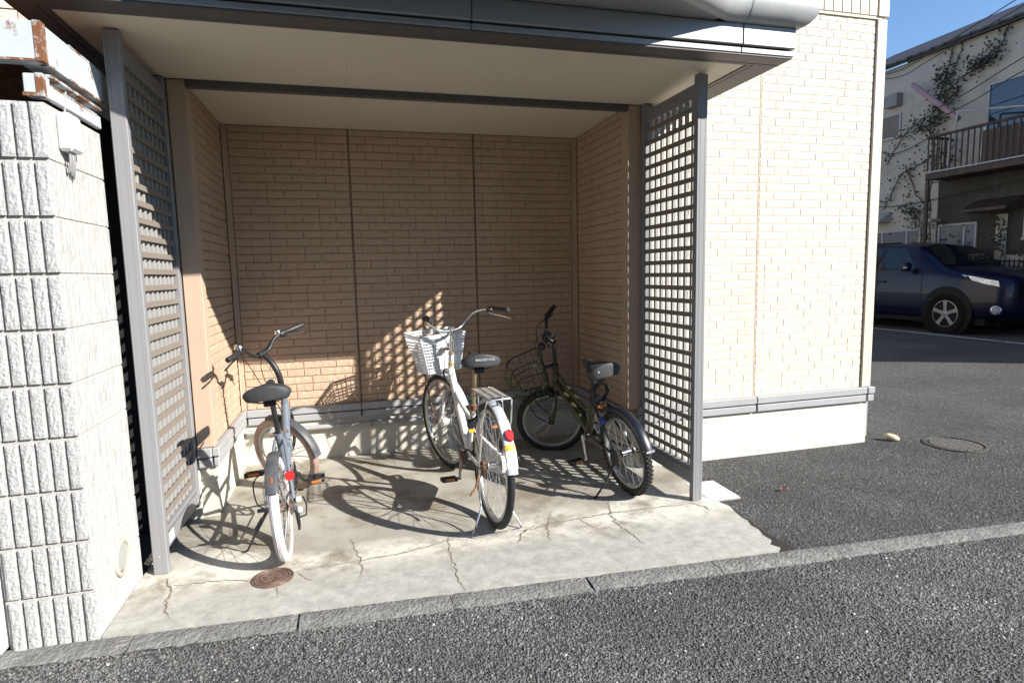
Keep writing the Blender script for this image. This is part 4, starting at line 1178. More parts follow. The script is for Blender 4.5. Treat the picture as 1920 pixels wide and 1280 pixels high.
# ---------------- small blue-grey bicycle with white rear tyre
def grey_bike():
    A, B = (.845, .53), (.800, .70)
    k = Bike('small blue-grey bicycle with white rear tyre, bars turned left', (.440, -1.622), 1.2, -4.0, .0, A, B, 50)
    R = .254
    k.wheel(0, R, R, .046, M['tyre_white'], M['rim_dull'], M['chrome_rust'], 28, .06, .02, sprocket=6, rimw=.028)
    k.tube('frame_tube', [(0, .828, .595), (0, .70, .47), (0, .55, .345), (0, .42, .275)], .0225, M['frame_grey'], n=14, sm=5)
    k.tube('head_tube', [(0, .846, .525), (0, .845, .53), (0, .806, .680), (0, .804, .688)], [.024, .021, .021, .024], M['frame_grey'], n=14)
    k.tube('seat_tube', [(0, .42, .275), (0, .318, .535)], .0185, M['frame_grey'], n=12)
    k.tube('brace_tube', [(0, .65, .43), (0, .36, .43)], .013, M['frame_grey'])
    k.out(MB().bbox(-.03, .03, .585, .635, .36, .43, .006), 'hinge', M['frame_grey'])
    for sx in (-1, 1):
        k.tube('chain_stay', [(sx * .062, 0, R), (sx * .055, .10, R + .0), (sx * .026, .35, .272), (sx * .022, .42, .275)], .009, M['frame_grey'], sm=4)
        k.tube('seat_stay', [(sx * .062, 0, R), (sx * .052, .09, .345), (sx * .026, .29, .49), (sx * .016, .322, .515)], .0085, M['frame_grey'], sm=4)
    k.tube('stay_bridge', [(-.045, .155, .39), (.045, .155, .39)], .006, M['frame_grey'])
    k.tube('seat_post', [(0, .32, .525), (0, .238, .775)], .0135, M['black_metal'])
    k.tube('seat_clamp', [(-.045, .318, .545), (-.02, .318, .548), (.02, .318, .548), (.05, .318, .552)], [.008, .0055, .0055, .010], M['chrome_rust'], n=8)
    k.tube('seat_collar', [(0, .323, .522), (0, .312, .550)], .0225, M['frame_grey'])
    k.saddle(.185, .805, .26, .225, M['saddle'], tilt=.012, hgt=.074)
    fd = k.fender(0, R, R + .022, .060, 55, 146, M['fender_grey'])
    k.onfender(0, R, R + .021, 133, .020, .034, M['rust'], 'fender_tab', fd, t=.004)
    for sx in (-1, 1):
        k.tube('fender_stay', [(sx * .066, 0, R), (sx * .045, -.14, R + .17), (sx * .031, -.185, R + .192)], .002, M['chrome'], fd, 5)
    rf = k.out(MB().lathe([(.0, -.012), (.020, -.012), (.025, -.004), (.025, .002), (0, .002)], (.048, .10, .375), (0, 1, 0), 20), 'reflector', M['red'])
    k.crank(.42, .275, -33, .150, M['black_metal'], .074, (0, R, .036), .044)
    k.out(MB().tube([(.060, 0, R), (.072, -.01, R - .04), (.070, .012, R - .11), (.066, .03, R - .135)], [.010, .010, .008, .006], 8), 'derailleur', M['black_metal'])
    dg_ = k.out(MB().tube([(.066, .045, R + .02), (.105, .03, R + .025), (.118, .0, R - .005), (.112, -.02, R - .05), (.070, .0, R - .065)], .0042, 7), 'derailleur_guard', M['black_metal'])
    k.out(MB().bbox(.072, .098, -.012, .012, R + .018, R + .04, .004), 'guard_cap', M['white_plastic'], dg_)
    k.out(MB().bbox(.074, .096, -.016, .010, R - .035, R - .012, .004), 'guard_cap', M['white_plastic'], dg_)
    ks = k.tube('kickstand', [(-.058, .0, R + .005), (-.080, .012, R - .03), (-.145, .075, .115), (-.196, .118, .026), (-.214, .120, .022)], [.009, .009, .0065, .0055, .006], M['black_metal'], n=8)
    k.tube('stand_spring', [(-.090, .0, R - .03), (-.135, .045, .155)], .006, M['black_metal'], ks, 6)
    k.out(MB().tube([(-.105, .0, R + .006), (-.052, 0, R + .004)], .010, 10), 'axle_nut', M['black_metal'])
    k.tube('brake_cable', [(-.02, .33, .47), (-.065, .20, .40), (-.105, .02, .40), (-.09, -.08, .33), (-.07, -.02, R + .02)], .0034, M['black_cable'], n=6, sm=5)
    # ---- front
    k.front = True
    FA = (.985, .254)
    k.wheel(FA[0], FA[1], R, .046, M['tyre_pink'], M['rim_dull'], M['chrome_rust'], 28, .055, .016, rimw=.028)
    for sx in (-1, 1):
        k.tube('fork_blade', [(sx * .020, .850, .525), (sx * .042, .858, .505), (sx * .048, .885, .42), (sx * .050, .93, .32), (sx * .052, .985, .254)], .0105, M['black_metal'], n=8, sm=4)
    fd = k.fender(FA[0], FA[1], R + .022, .060, 84, 184, M['fender_grey'])
    k.tube('fender_stay', [(.060, FA[0], FA[1]), (.032, FA[0] - .262, FA[1] + .055)], .0024, M['chrome'], fd, 5)
    k.tube('fender_stay', [(-.060, FA[0], FA[1]), (-.032, FA[0] - .262, FA[1] + .055)], .0024, M['chrome'], fd, 5)
    k.tube('spoke_ribbon', [(.02, FA[0], FA[1] - .02), (.012, FA[0] - .19, FA[1] - .03)], .003, M['purple'], fd, 5)
    k.out(MB().bbox(-.05, .05, .862, .900, .500, .530, .008), 'brake', M['black_metal'])
    k.tube('stem', [(0, .806, .684), (0, .790, .745), (0, .785, .80), (0, .800, .860), (0, .832, .908), (0, .850, .925)], [.0175] * 11 + [.0165] * 10, M['black_metal'], n=12, sm=4)
    k.tube('headset', [(0, .807, .680), (0, .803, .700)], .0235, M['chrome_rust'], n=14)
    hz, hy = .930, .855
    def side(sx): return [(sx * .03, hy, hz + .001), (sx * .065, hy - .002, hz + .012), (sx * .105, hy - .012, hz + .050), (sx * .145, hy - .025, hz + .066), (sx * .20, hy - .045, hz + .070), (sx * .275, hy - .078, hz + .072)]
    bar = k.tube('handlebar', list(reversed(side(-1))) + [(0, hy, hz)] + side(1), .0115, M['black_metal'], n=10, sm=5)
    for sx in (-1, 1):
        k.out(MB().tube([(sx * .178, hy - .037, hz + .069), (sx * .185, hy - .040, hz + .0695), (sx * .295, hy - .087, hz + .072), (sx * .300, hy - .089, hz + .072)], [.014, .0165, .0165, .013], 12), 'grip', M['black_plastic'], bar)
        k.out(MB().tube([(sx * .155, hy - .028, hz + .066), (sx * .178, hy - .037, hz + .069)], .018, 10), 'lever_clamp', M['black_plastic'], bar)
        k.out(MB().tube(smoothpath([(sx * .160, hy - .01, hz + .055), (sx * .19, hy - .005, hz + .040), (sx * .25, hy - .03, hz + .032), (sx * .315, hy - .06, hz + .022)], 4), .0055, 7), 'brake_lever', M['black_metal'], bar)
    k.out(MB().tube([(-.03, hy, hz), (.03, hy, hz)], .020, 12), 'bar_clamp', M['black_metal'], bar)
    bell = k.out(MB().lathe([(.0, .040), (.010, .039), (.020, .033), (.025, .022), (.026, .012), (.012, .010), (.012, -.012), (0, -.012)], (-.150, hy - .022, hz + .080), (0, 0, 1), 18), 'bell', M['chrome'], bar)
    k.out(MB().lathe([(.0, .022), (.014, .020), (.021, .010), (.021, -.006), (0, -.006)], (.150, hy - .02, hz + .078), (0, -.2, 1), 16), 'shifter', M['chrome'], bar)
    k.tube('brake_cable', [(-.16, hy - .01, hz + .05), (-.08, hy + .05, hz - .02), (-.03, hy + .06, hz - .20), (-.01, .875, .60), (0, .885, .53)], .0026, M['black_cable'], bar, 6, 6)
    k.tube('brake_cable', [(.16, hy - .01, hz + .055), (.07, hy + .02, hz + .02), (.0, hy + .05, hz - .08), (-.02, hy + .02, hz - .25), (-.02, .80, .57)], .0026, M['black_cable'], bar, 6, 6)
    k.tube('shift_cable', [(.15, hy - .01, hz + .06), (.09, hy + .0, hz + .045), (.035, hy + .035, hz - .05), (.03, hy - .03, hz - .28)], .0024, M['black_cable'], bar, 6, 6)
    return k
grey_bike()

# ---------------- olive bicycle with wire basket
def olive_bike():
    A, B = (.872, .50), (.825, .70)
    k = Bike('dark olive bicycle with green wire basket beside the right lattice', (2.402, -1.374), 6.5, -8.5, .0, A, B, 62)
    R = .262
    k.wheel(0, R, R, .048, M['tyre_black'], M['rim_silver'], M['chrome'], 28, .06, .022, knob=True, sprocket=5, rimw=.03)
    k.tube('frame_tube', [(0, .858, .565), (0, .72, .475), (0, .57, .375), (0, .42, .272)], .026, M['frame_olive'], n=14, sm=4)
    k.tube('frame_tube', [(0, .838, .645), (0, .70, .57), (0, .52, .475), (0, .36, .425)], .0165, M['frame_olive'], n=10, sm=5)
    k.tube('head_tube', [(0, .873, .497), (0, .872, .502), (0, .829, .680), (0, .827, .690)], [.026, .0225, .0225, .026], M['frame_olive'], n=14)
    k.tube('seat_tube', [(0, .42, .270), (0, .305, .585)], .0195, M['frame_olive'], n=12)
    for sx in (-1, 1):
        k.tube('chain_stay', [(sx * .062, 0, R), (sx * .055, .10, R), (sx * .026, .35, .270), (sx * .022, .42, .272)], .0095, M['frame_olive'], sm=4)
        k.tube('seat_stay', [(sx * .062, 0, R), (sx * .054, .08, .35), (sx * .03, .28, .53), (sx * .016, .312, .555)], .008, M['navy_plastic'], sm=4)
    k.tube('seat_post', [(0, .305, .58), (0, .255, .735)], .0150, M['black_metal'])
    k.tube('seat_collar', [(0, .309, .572), (0, .298, .603)], .0235, M['black_metal'])
    sd = k.saddle(.205, .768, .29, .225, M['saddle'], tilt=.02, hgt=.085)
    k.out(MB().grid(lambda u, v: (-(.098 - .052 * u) - .010 * math.sin(math.pi * v), .135 + .10 * u, .722 + .014 * u + (.045 - .008 * u) * v), 8, 5), 'saddle_panel', M['saddle_grey'], sd, smooth=60)
    k.out(MB().lathe([(0, -.003), (.006, -.003), (.008, 0)], (-.06, .0795, .77), (0, 1, 0), 10), 'rivet', M['chrome'], sd)
    fd = k.fender(0, R, R + .024, .064, 62, 166, M['navy_plastic'], depth=.02)
    lettering('BRIDGE', .016, Matrix.Translation((0, -.2845, R + .085)) @ Matrix.Rotation(rad(-16), 4, 'X') @ Matrix.Rotation(rad(90), 4, 'X'), M['white_refl'], fd)
    k.tube('fender_stay', [(-.066, 0, R), (-.05, -.16, R + .06), (-.033, -.262, R + .09)], .0035, M['black_metal'], fd, 6)
    k.tube('fender_stay', [(.066, 0, R), (.05, -.16, R + .06), (.033, -.262, R + .09)], .0035, M['black_metal'], fd, 6)
    k.out(MB().bbox(-.075, -.045, .095, .135, .43, .475, .006), 'reflector_mount', M['blue_trim'])
    k.out(MB().bbox(-.06, .0, .14, .16, .525, .545, .004), 'reflector', M['orange'])
    e = Vector((0, math.cos(rad(112)), math.sin(rad(112))))
    k.out(MB().lathe([(0, -.004), (.014, -.004), (.016, 0), (.014, .004), (0, .004)], Vector((-.016, 0, R)) + e * .15, (1, 0, 0), 16), 'spoke_reflector', M['white_refl'])
    k.crank(.42, .272, 84, .150, M['chrome'], .078, (0, R, .036), .046)
    k.out(MB().bbox(-.090, -.062, -.05, .04, R - .06, R + .04, .012), 'brake_drum', M['black_plastic'])
    k.tube('kickstand', [(-.066, .0, R - .01), (-.085, .005, R - .05), (-.155, .01, .11), (-.225, .015, .044), (-.243, .012, .040)], [.010, .010, .007, .0065, .008], M['black_metal'], n=8)
    # ---- front
    k.front = True
    FA = (.975, .262)
    k.wheel(FA[0], FA[1], R, .048, M['tyre_black'], M['rim_silver'], M['black_metal'], 28, .055, .018, knob=True, rimw=.03)
    for sx in (-1, 1):
        k.tube('fork_blade', [(sx * .022, .874, .495), (sx * .044, .880, .475), (sx * .050, .905, .40), (sx * .052, .945, .31), (sx * .054, .975, .262)], .0125, M['frame_olive'], n=8, sm=4)
    k.out(MB().bbox(-.055, .055, .890, .925, .470, .515, .008), 'brake', M['black_metal'])
    k.tube('basket_stay', [(-.062, .975, .262), (-.10, 1.06, .38), (-.11, 1.08, .505)], .004, M['black_metal'], n=6)
    k.tube('basket_stay', [(.062, .975, .262), (.10, 1.06, .38), (.11, 1.08, .505)], .004, M['black_metal'], n=6)
    k.out(MB().lathe([(0, -.003), (.018, -.003), (.020, 0), (.018, .003), (0, .003)], Vector((.014, .975 - .06, .262 + .11)), (1, 0, 0), 16), 'spoke_reflector', M['white_refl'])
    k.tube('headset', [(0, .830, .682), (0, .825, .706)], .027, M['black_metal'], n=14)
    k.tube('stem', [(0, .826, .70), (0, .788, .862), (0, .784, .882)], [.0155, .0155, .020], M['black_metal'], n=12)
    hz, hy = .905, .825
    k.tube('stem', [(0, .787, .868), (0, .80, .885), (0, hy, hz)], .014, M['black_metal'], n=10)
    def side(sx): return [(sx * .03, hy, hz + .002), (sx * .06, hy - .004, hz + .030), (sx * .10, hy - .018, hz + .098), (sx * .14, hy - .028, hz + .116), (sx * .20, hy - .044, hz + .122), (sx * .285, hy - .075, hz + .126)]
    bar = k.tube('handlebar', list(reversed(side(-1))) + [(0, hy, hz)] + side(1), .0115, M['black_metal'], n=10, sm=5)
    k.tube('cross_bar', [(-.085, hy - .012, hz + .07), (.085, hy - .012, hz + .07)], .007, M['black_metal'], bar, 8)
    for sx in (-1, 1):
        k.out(MB().tube([(sx * .185, hy - .040, hz + .121), (sx * .195, hy - .043, hz + .1215), (sx * .300, hy - .082, hz + .127), (sx * .305, hy - .084, hz + .127)], [.014, .017, .017, .013], 12), 'grip', M['black_plastic'], bar)
        k.out(MB().tube([(sx * .150, hy - .030, hz + .117), (sx * .182, hy - .038, hz + .120)], .020, 10), 'shifter', M['black_plastic'], bar)
        k.out(MB().tube(smoothpath([(sx * .155, hy - .01, hz + .105), (sx * .19, hy + .0, hz + .085), (sx * .25, hy - .02, hz + .072), (sx * .325, hy - .05, hz + .058)], 4), .0065, 7), 'brake_lever', M['black_metal'], bar)
        k.tube('brake_cable', [(sx * .15, hy - .01, hz + .10), (sx * .12, hy + .07, hz + .05), (sx * .05, hy + .09, hz - .10), (sx * .02, .90, .60)], .003, M['black_cable'], bar, 6, 6)
    k.out(MB().lathe([(0, .03), (.020, .028), (.030, .012), (.030, -.008), (.012, -.02), (0, -.02)], (.02, hy + .05, hz - .05), (0, 1, .1), 16), 'front_light', M['black_plastic'], bar)
    # wire basket
    y0, y1, zt, zb = .915, 1.185, .805, .50
    def corner(u, v, t):
        w = (.115 + .01 * v) * (1 - t) + (.165 + .015 * v) * t
        drop = -.055 * v * t
        return Vector((u * w, (y0 + .01 * (1 - t)) * (1 - v) + (y1 - .055 * (1 - t)) * v, zb + (zt - zb) * t + drop))
    def ring(t):
        P = []
        for (ua, va), (ub, vb) in zip([(-1, 0), (1, 0), (1, 1), (-1, 1)], [(1, 0), (1, 1), (-1, 1), (-1, 0)]):
            for q in (.14, .35, .65, .86):
                P.append(corner(ua + (ub - ua) * q, va + (vb - va) * q, t))
        return P
    bk = k.out(MB().tube(ring(1), .0058, 7, closed=True), 'basket', M['olive_wire'])
    k.out(MB().tube(ring(0), .0052, 7, closed=True), 'basket_ring', M['olive_wire'], bk)
    k.out(MB().tube(ring(.68), .0042, 6, closed=True), 'basket_ring', M['olive_wire'], bk)
    k.out(MB().tube(ring(.34), .0042, 6, closed=True), 'basket_ring', M['olive_wire'], bk)
    wv = MB()
    for (ua, va), (ub, vb), n_ in (((-1, 0), (1, 0), 6), ((1, 0), (1, 1), 5), ((1, 1), (-1, 1), 6), ((-1, 1), (-1, 0), 5)):
        for i in range(n_):
            q = (i + .5) / n_
            wv.tube([corner(ua + (ub - ua) * q, va + (vb - va) * q, 0), corner(ua + (ub - ua) * q, va + (vb - va) * q, 1)], .0024, 5, caps=False)
    for i in range(6):
        wv.tube([corner(-.8 + .32 * i, 0, 0), corner(-.8 + .32 * i, 1, 0)], .0026, 5)
    for v in (.25, .5, .75): wv.tube([corner(-1, v, 0), corner(1, v, 0)], .0026, 5)
    tag(k.out(wv, 'basket_wires', M['olive_wire'], bk), kind='stuff')
    k.out(MB().bbox(-.02, .02, .835, .918, .690, .705, .003), 'basket_bracket', M['black_metal'], bk)
    return k
ob = olive_bike()

# coiled cable lock hanging on the olive bicycle's seat post
lm = ob.root.matrix_basis
pts = []
for i in range(80):
    a = 2 * math.pi * i / 20
    pts.append(lm @ Vector((.012 * math.sin(i * .31), .205 + .009 * (i / 20) - .012, .600 + .0) ) + lm.to_3x3() @ Vector((math.cos(a) * (.056 + .003 * math.sin(i)), 0, math.sin(a) * .060)))
tag(MB().tube(pts, .0062, 7).build('cable_lock', M['black_cable']), 'black coiled cable lock hanging under the olive bicycle saddle', 'lock')
# ------------------------------------------------------------------ small things on the ground
M['cast'] = pbr('brown_cast_cover', (.15, .095, .075), .6, .2, var=.2, vscale=60, bump=.3, bscale=120, col2=(.23, .17, .14), c2scale=30)
M['iron'] = pbr('cast_iron', (.085, .08, .072), .7, .3, var=.3, vscale=30, bump=.4, bscale=90)
M['pebble'] = pbr('pale_pebble', (.56, .47, .33), .8, var=.12, vscale=18, bump=.4, bscale=60)
M['cover_white'] = pbr('pale_blue_plastic', (.66, .74, .76), .5, var=.03, vscale=10, bump=.5, bscale=160, bdist=.002)

mc = thing('drain_cover', 'small round brown cast drain cover set in the concrete floor', 'drain cover', (.392, -1.815, 0))
c0 = (.392, -1.815, 0)
MB().lathe([(.0, .0035), (.066, .0035), (.067, .0015), (.071, .0015), (.072, .0055), (.078, .0055), (.080, .0015), (.083, .0015), (.084, .0055), (.091, .0045), (.092, 0)], c0, (0, 0, 1), 48).build('disc', M['cast'], mc)
MB().lathe([(.052, .0036), (.0525, .0062), (.0555, .0062), (.056, .0036)], c0, (0, 0, 1), 40).build('raised_ring', M['cast'], mc)
MB().lathe([(.011, .0036), (.0115, .006), (.0145, .006), (.015, .0036)], (.366, -1.80, 0), (0, 0, 1), 20).build('emblem', M['cast'], mc)
MB().box(.354, .378, -1.802, -1.798, .0037, .0058).build('emblem_bar', M['cast'], mc, smooth=0)
lettering('\u304a\u3059\u3044', .026, Matrix.Translation((.412, -1.822, .0048)) @ Matrix.Rotation(rad(80), 4, 'Z'), M['cast'], mc, 'lettering', .0016)

dr = thing('manhole_cover', 'round iron drain grate sunk in the asphalt near the building corner', 'manhole cover', (5.17, -1.24, -.01))
c1 = (5.17, -1.24, -.006)
MB().lathe([(.205, -.02), (.205, .004), (.185, .006), (.184, -.004), (.168, -.004), (.167, -.03)], c1, (0, 0, 1), 48).build('frame_ring', M['iron'], dr)
MB().lathe([(0, -.0045), (.168, -.0045)], c1, (0, 0, 1), 32).build('sump', M['dark'], dr)
for i in range(-6, 7):
    d = i * .025; hw = math.sqrt(max(0, .167 ** 2 - d * d))
    MB().bbox(c1[0] - hw, c1[0] + hw, c1[1] + d - .0055, c1[1] + d + .0055, c1[2] - .02, c1[2] + .004, .002).build('grate_bar', M['iron'], dr, smooth=0)
    if i % 2 == 0:
        MB().bbox(c1[0] + d - .0055, c1[0] + d + .0055, c1[1] - hw, c1[1] + hw, c1[2] - .021, c1[2] + .0028, .002).build('grate_bar', M['iron'], dr, smooth=0)

mp = thing('meter_cover', 'pale blue-white square meter cover in the asphalt beside the right post', 'meter cover', (2.9, -1.49, 0))
Mz = Matrix.Translation((2.893, -1.492, 0)) @ Matrix.Rotation(rad(-2), 4, 'Z')
MB().bbox(-.098, .098, -.142, .142, -.04, .002, .003).xf(Mz).build('lid', M['cover_white'], mp, smooth=0)
MB().bbox(-.105, -.0995, -.148, .148, -.04, -.001, .002).bbox(.0995, .105, -.148, .148, -.04, -.001, .002).bbox(-.099, .099, .1435, .149, -.04, -.001, .002).bbox(-.099, .099, -.149, -.1435, -.04, -.001, .002).xf(Mz).build('rim', M['mortar'], mp, smooth=0)

def rock(name, mat, loc, size, rotz, seed):
    r = random.Random(seed); mb = MB(); n, m = 14, 9; vs = []
    for j in range(m + 1):
        t = math.pi * j / m
        for i in range(n):
            a = 2 * math.pi * i / n
            k = 1 + r.uniform(-.07, .07)
            vs.append((math.sin(t) * math.cos(a) * size[0] * k, math.sin(t) * math.sin(a) * size[1] * k, math.cos(t) * size[2] * k))
    fs = [(j * n + i, j * n + (i + 1) % n, (j + 1) * n + (i + 1) % n, (j + 1) * n + i) for j in range(m) for i in range(n)]
    mb.add(vs, fs).xf(Matrix.Translation(loc) @ Matrix.Rotation(rad(rotz), 4, 'Z') @ Matrix.Rotation(rad(12), 4, 'Y'))
    return mb.build(name, mat, None, smooth=60, fix=True)
tag(rock('stone', M['pebble'], (4.83, -1.0, .016), (.056, .031, .028), -38, 3), 'pale loose stone on the asphalt by the building corner', 'stone')
M['leaf_dry'] = pbr('dry_leaf', (.22, .09, .045), .7, var=.2, vscale=30)
tag(MB().grid(lambda u, v: (3.30 + (u - .5) * .06 * (1 - .5 * v), -1.63 + (v - .5) * .035 * math.sin(math.pi * (.1 + .8 * u)), .003 + .012 * abs(v - .5) + .004 * math.sin(7 * u)), 6, 4).build('dry_leaf', M['leaf_dry'], smooth=60), 'single dry brown leaf lying on the asphalt', 'leaf')
M['moss'] = pbr('moss', (.10, .11, .035), .95, var=.4, vscale=60, bump=.6, bscale=120)

# painted parking line
M['paint'] = pbr('worn_white_paint', (.55, .55, .54), .8, var=.1, vscale=14, col2=(.12, .12, .12), c2scale=16, c2lo=.52, c2hi=.62)
ln = MB()
pl = [(11.02 + .10 * (y - 2.3) / 2.9, y) for y in [-1.0 + .5 * i for i in range(20)]]
vs = [(x + s, y, ground_z(x, y) + .004) for x, y in pl for s in (-.05, .05)]
ln.add(vs, [(2 * i, 2 * i + 1, 2 * i + 3, 2 * i + 2) for i in range(len(pl) - 1)])
ln = MB().add([(x - .30, y, z) for x, y, z in vs], [(2 * i, 2 * i + 1, 2 * i + 3, 2 * i + 2) for i in range(len(pl) - 1)])
tag(ln.build('parking_line', M['paint'], smooth=0), 'thin worn white line on the asphalt in front of the car', kind='structure')

# ------------------------------------------------------------------ dark blue car
M['car_paint'] = pbr('dark_blue_car_paint', (.0016, .002, .020), .35, 0., coat=.28, spec=.3, var=.04, vscale=2)
M['car_glass'] = pbr('car_glass', (.012, .016, .018), .05, 0, spec=.8)
M['car_black'] = pbr('car_black_trim', (.004, .004, .0045), .6, spec=.2)
M['lamp_glass'] = pbr('headlamp', (.40, .45, .52), .12, .5, coat=.8, var=.7, vscale=26)
M['alloy'] = pbr('wheel_alloy', (.22, .225, .235), .4, .5)
M['rubber'] = pbr('car_tyre', (.006, .006, .006), .9, spec=.2)
CY, CX, CZ = 3.57, 11.03, .108           # right front wheel: axle line Y, outer side X, ground
car = thing('parked_car', 'dark blue sport utility car parked in the shade by the old house', 'car', (11.95, 4.6, CZ))
# body cross sections along the car; t metres behind the nose (nose points to -Y); (half width, height) lists
HALF = .92
secs = [  # t, [(halfwidth, z) from sill to centre top]
    (.00, [(.50, .36), (.62, .42), (.66, .55), (.66, .74), (.62, .90), (.50, .97), (.0, .99)]),
    (.10, [(.66, .27), (.78, .38), (.82, .55), (.81, .76), (.76, .94), (.60, 1.01), (.0, 1.04)]),
    (.30, [(.76, .24), (.86, .36), (.885, .55), (.88, .78), (.83, .98), (.62, 1.05), (.0, 1.08)]),
    (.60, [(.80, .24), (.90, .36), (.915, .58), (.90, .84), (.85, 1.03), (.62, 1.11), (.0, 1.14)]),
    (.95, [(.82, .24), (.905, .36), (.92, .60), (.90, .90), (.865, 1.07), (.66, 1.155), (.0, 1.18)]),
    (1.15, [(.82, .24), (.905, .36), (.92, .60), (.905, .92), (.88, 1.085), (.72, 1.19), (.0, 1.215)]),
    (1.42, [(.82, .24), (.905, .36), (.92, .60), (.905, .94), (.885, 1.095), (.70, 1.385), (.0, 1.42)]),
    (1.72, [(.82, .24), (.905, .36), (.92, .60), (.905, .95), (.885, 1.10), (.67, 1.565), (.0, 1.61)]),
    (2.05, [(.82, .24), (.905, .36), (.92, .60), (.905, .95), (.885, 1.105), (.65, 1.625), (.0, 1.675)]),
    (2.80, [(.82, .24), (.905, .36), (.92, .60), (.905, .96), (.885, 1.115), (.64, 1.65), (.0, 1.70)]),
    (3.80, [(.82, .24), (.905, .36), (.92, .62), (.905, .98), (.88, 1.13), (.63, 1.63), (.0, 1.68)]),
    (4.35, [(.80, .28), (.88, .40), (.90, .62), (.89, .98), (.86, 1.14), (.60, 1.55), (.0, 1.60)]),
    (4.60, [(.66, .36), (.80, .45), (.83, .62), (.82, .95), (.78, 1.12), (.52, 1.32), (.0, 1.36)])]
NOSE = CY - .93
XC = CX + HALF
def bodypt(t, v):
    """point on the right-hand (-X) half; v 0 sill .. 6 centre line"""
    ts = [q[0] for q in secs]
    i = max(0, min(len(secs) - 2, int(np.searchsorted(ts, t)) - 1))
    f = (t - ts[i]) / (ts[i + 1] - ts[i]); f = min(1, max(0, f))
    j = max(0, min(5, int(v))); g_ = v - j
    a = [secs[i][1][j][k] * (1 - g_) + secs[i][1][j + 1][k] * g_ for k in (0, 1)]
    b = [secs[i + 1][1][j][k] * (1 - g_) + secs[i + 1][1][j + 1][k] * g_ for k in (0, 1)]
    return a[0] * (1 - f) + b[0] * f, a[1] * (1 - f) + b[1] * f
body = MB()
tt = [q[0] for q in secs]
fine = sorted(set([round(x, 3) for a, b in zip(tt[:-1], tt[1:]) for x in np.linspace(a, b, 3)]))
cols = [0, .5, 1, 1.5, 2, 2.5, 3, 3.5, 4, 4.5, 5, 5.5, 6]
vs = []
for t in fine:
    line = [bodypt(t, v) for v in cols]
    vs += [(XC - w, NOSE + t, CZ + z) for w, z in line] + [(XC + w, NOSE + t, CZ + z) for w, z in reversed(line[:-1])]
m_ = 2 * len(cols) - 1
fs = [(i * m_ + j, i * m_ + j + 1, (i + 1) * m_ + j + 1, (i + 1) * m_ + j) for i in range(len(fine) - 1) for j in range(m_ - 1)]
fs += [tuple(range(m_)), tuple((len(fine) - 1) * m_ + j for j in range(m_ - 1, -1, -1))]
fs += [((i + 1) * m_, (i + 1) * m_ + m_ - 1, i * m_ + m_ - 1, i * m_) for i in range(len(fine) - 1)]
bo = body.add(vs, fs).build('body', M['car_paint'], car, smooth=60, fix=True)
def skin(name, mat, corners, off=.006, nu=8, nv=6, parent=None, mirror=False):
    """a panel hugging the body: four (t, v) corners, a touch proud of it"""
    def fn(u, v):
        a = [corners[0][k] * (1 - u) + corners[1][k] * u for k in (0, 1)]; b = [corners[3][k] * (1 - u) + corners[2][k] * u for k in (0, 1)]
        t, vv = a[0] * (1 - v) + b[0] * v, a[1] * (1 - v) + b[1] * v
        w, z = bodypt(t, vv); w2, z2 = bodypt(t, vv + .05)
        n = Vector((-(z2 - z), w2 - w)).normalized() if abs(z2 - z) + abs(w2 - w) > 1e-6 else Vector((-1, 0))
        if n.x > 0 and vv < 5: n = -n
        return ((XC - w + n.x * off) if not mirror else (XC + w - n.x * off), NOSE + t, CZ + z + abs(n.y) * off)
    return MB().grid(fn, nu, nv).build(name, mat, parent or car, smooth=60)
skin('side_window', M['car_glass'], [(1.55, 4.06), (2.36, 4.06), (2.36, 4.86), (1.92, 4.86)])
skin('side_window', M['car_glass'], [(2.45, 4.06), (3.40, 4.06), (3.35, 4.86), (2.45, 4.86)])
skin('side_window', M['car_glass'], [(3.52, 4.10), (4.20, 4.25), (4.05, 4.75), (3.48, 4.84)])
def ws(u, v):
    t = 1.17 + .56 * v; a = (u - .5) * 2
    w5, z5 = bodypt(t, 5); z6 = bodypt(t, 6)[1]
    return (XC + a * w5 * .94, NOSE + t - .012, CZ + z6 + (z5 - z6) * abs(a) * .94 + .012)
MB().grid(ws, 10, 8).build('windscreen', M['car_glass'], car, smooth=60)
skin('headlight', M['lamp_glass'], [(.12, 3.46), (.56, 3.66), (.72, 4.00), (.15, 3.94)], .010)
skin('headlight_bezel', M['car_black'], [(.52, 3.62), (.58, 3.66), (.66, 3.92), (.60, 3.92)], .014)
for z in (.66, .72, .78, .84):
    MB().tube([(XC - .60, NOSE + .055 - .0, CZ + z), (XC - .35, NOSE - .012, CZ + z), (XC + .35, NOSE - .012, CZ + z), (XC + .60, NOSE + .055, CZ + z)], .012, 6).build('grille_bar', M['alloy'], car)
MB().box(XC - .55, XC + .55, NOSE - .006, NOSE + .05, CZ + .62, CZ + .87).build('grille', M['car_black'], car, smooth=0)
skin('bumper_trim', M['car_black'], [(.02, .1), (.62, .1), (.58, .75), (.03, .9)], .004)
MB().lathe([(0, -.012), (.055, -.012), (.062, .0), (.075, .004), (.078, .02)], (XC - .835, NOSE + .13, CZ + .46), (.80, .60, 0), 24).build('fog_lamp', M['lamp_glass'], car)
mir = MB().bbox(CX - .16, CX - .01, NOSE + 1.60, NOSE + 1.75, CZ + 1.12, CZ + 1.28, .03).build('wing_mirror', M['car_paint'], car)
MB().bbox(CX - .164, CX - .06, NOSE + 1.605, NOSE + 1.67, CZ + 1.175, CZ + 1.20, .004).build('indicator', M['lamp_glass'], mir)
for t in (2.18, 3.15):
    MB().bbox(CX - .012, CX + .02, NOSE + t, NOSE + t + .20, CZ + .90, CZ + .935, .008).build('door_handle', M['car_paint'], car)
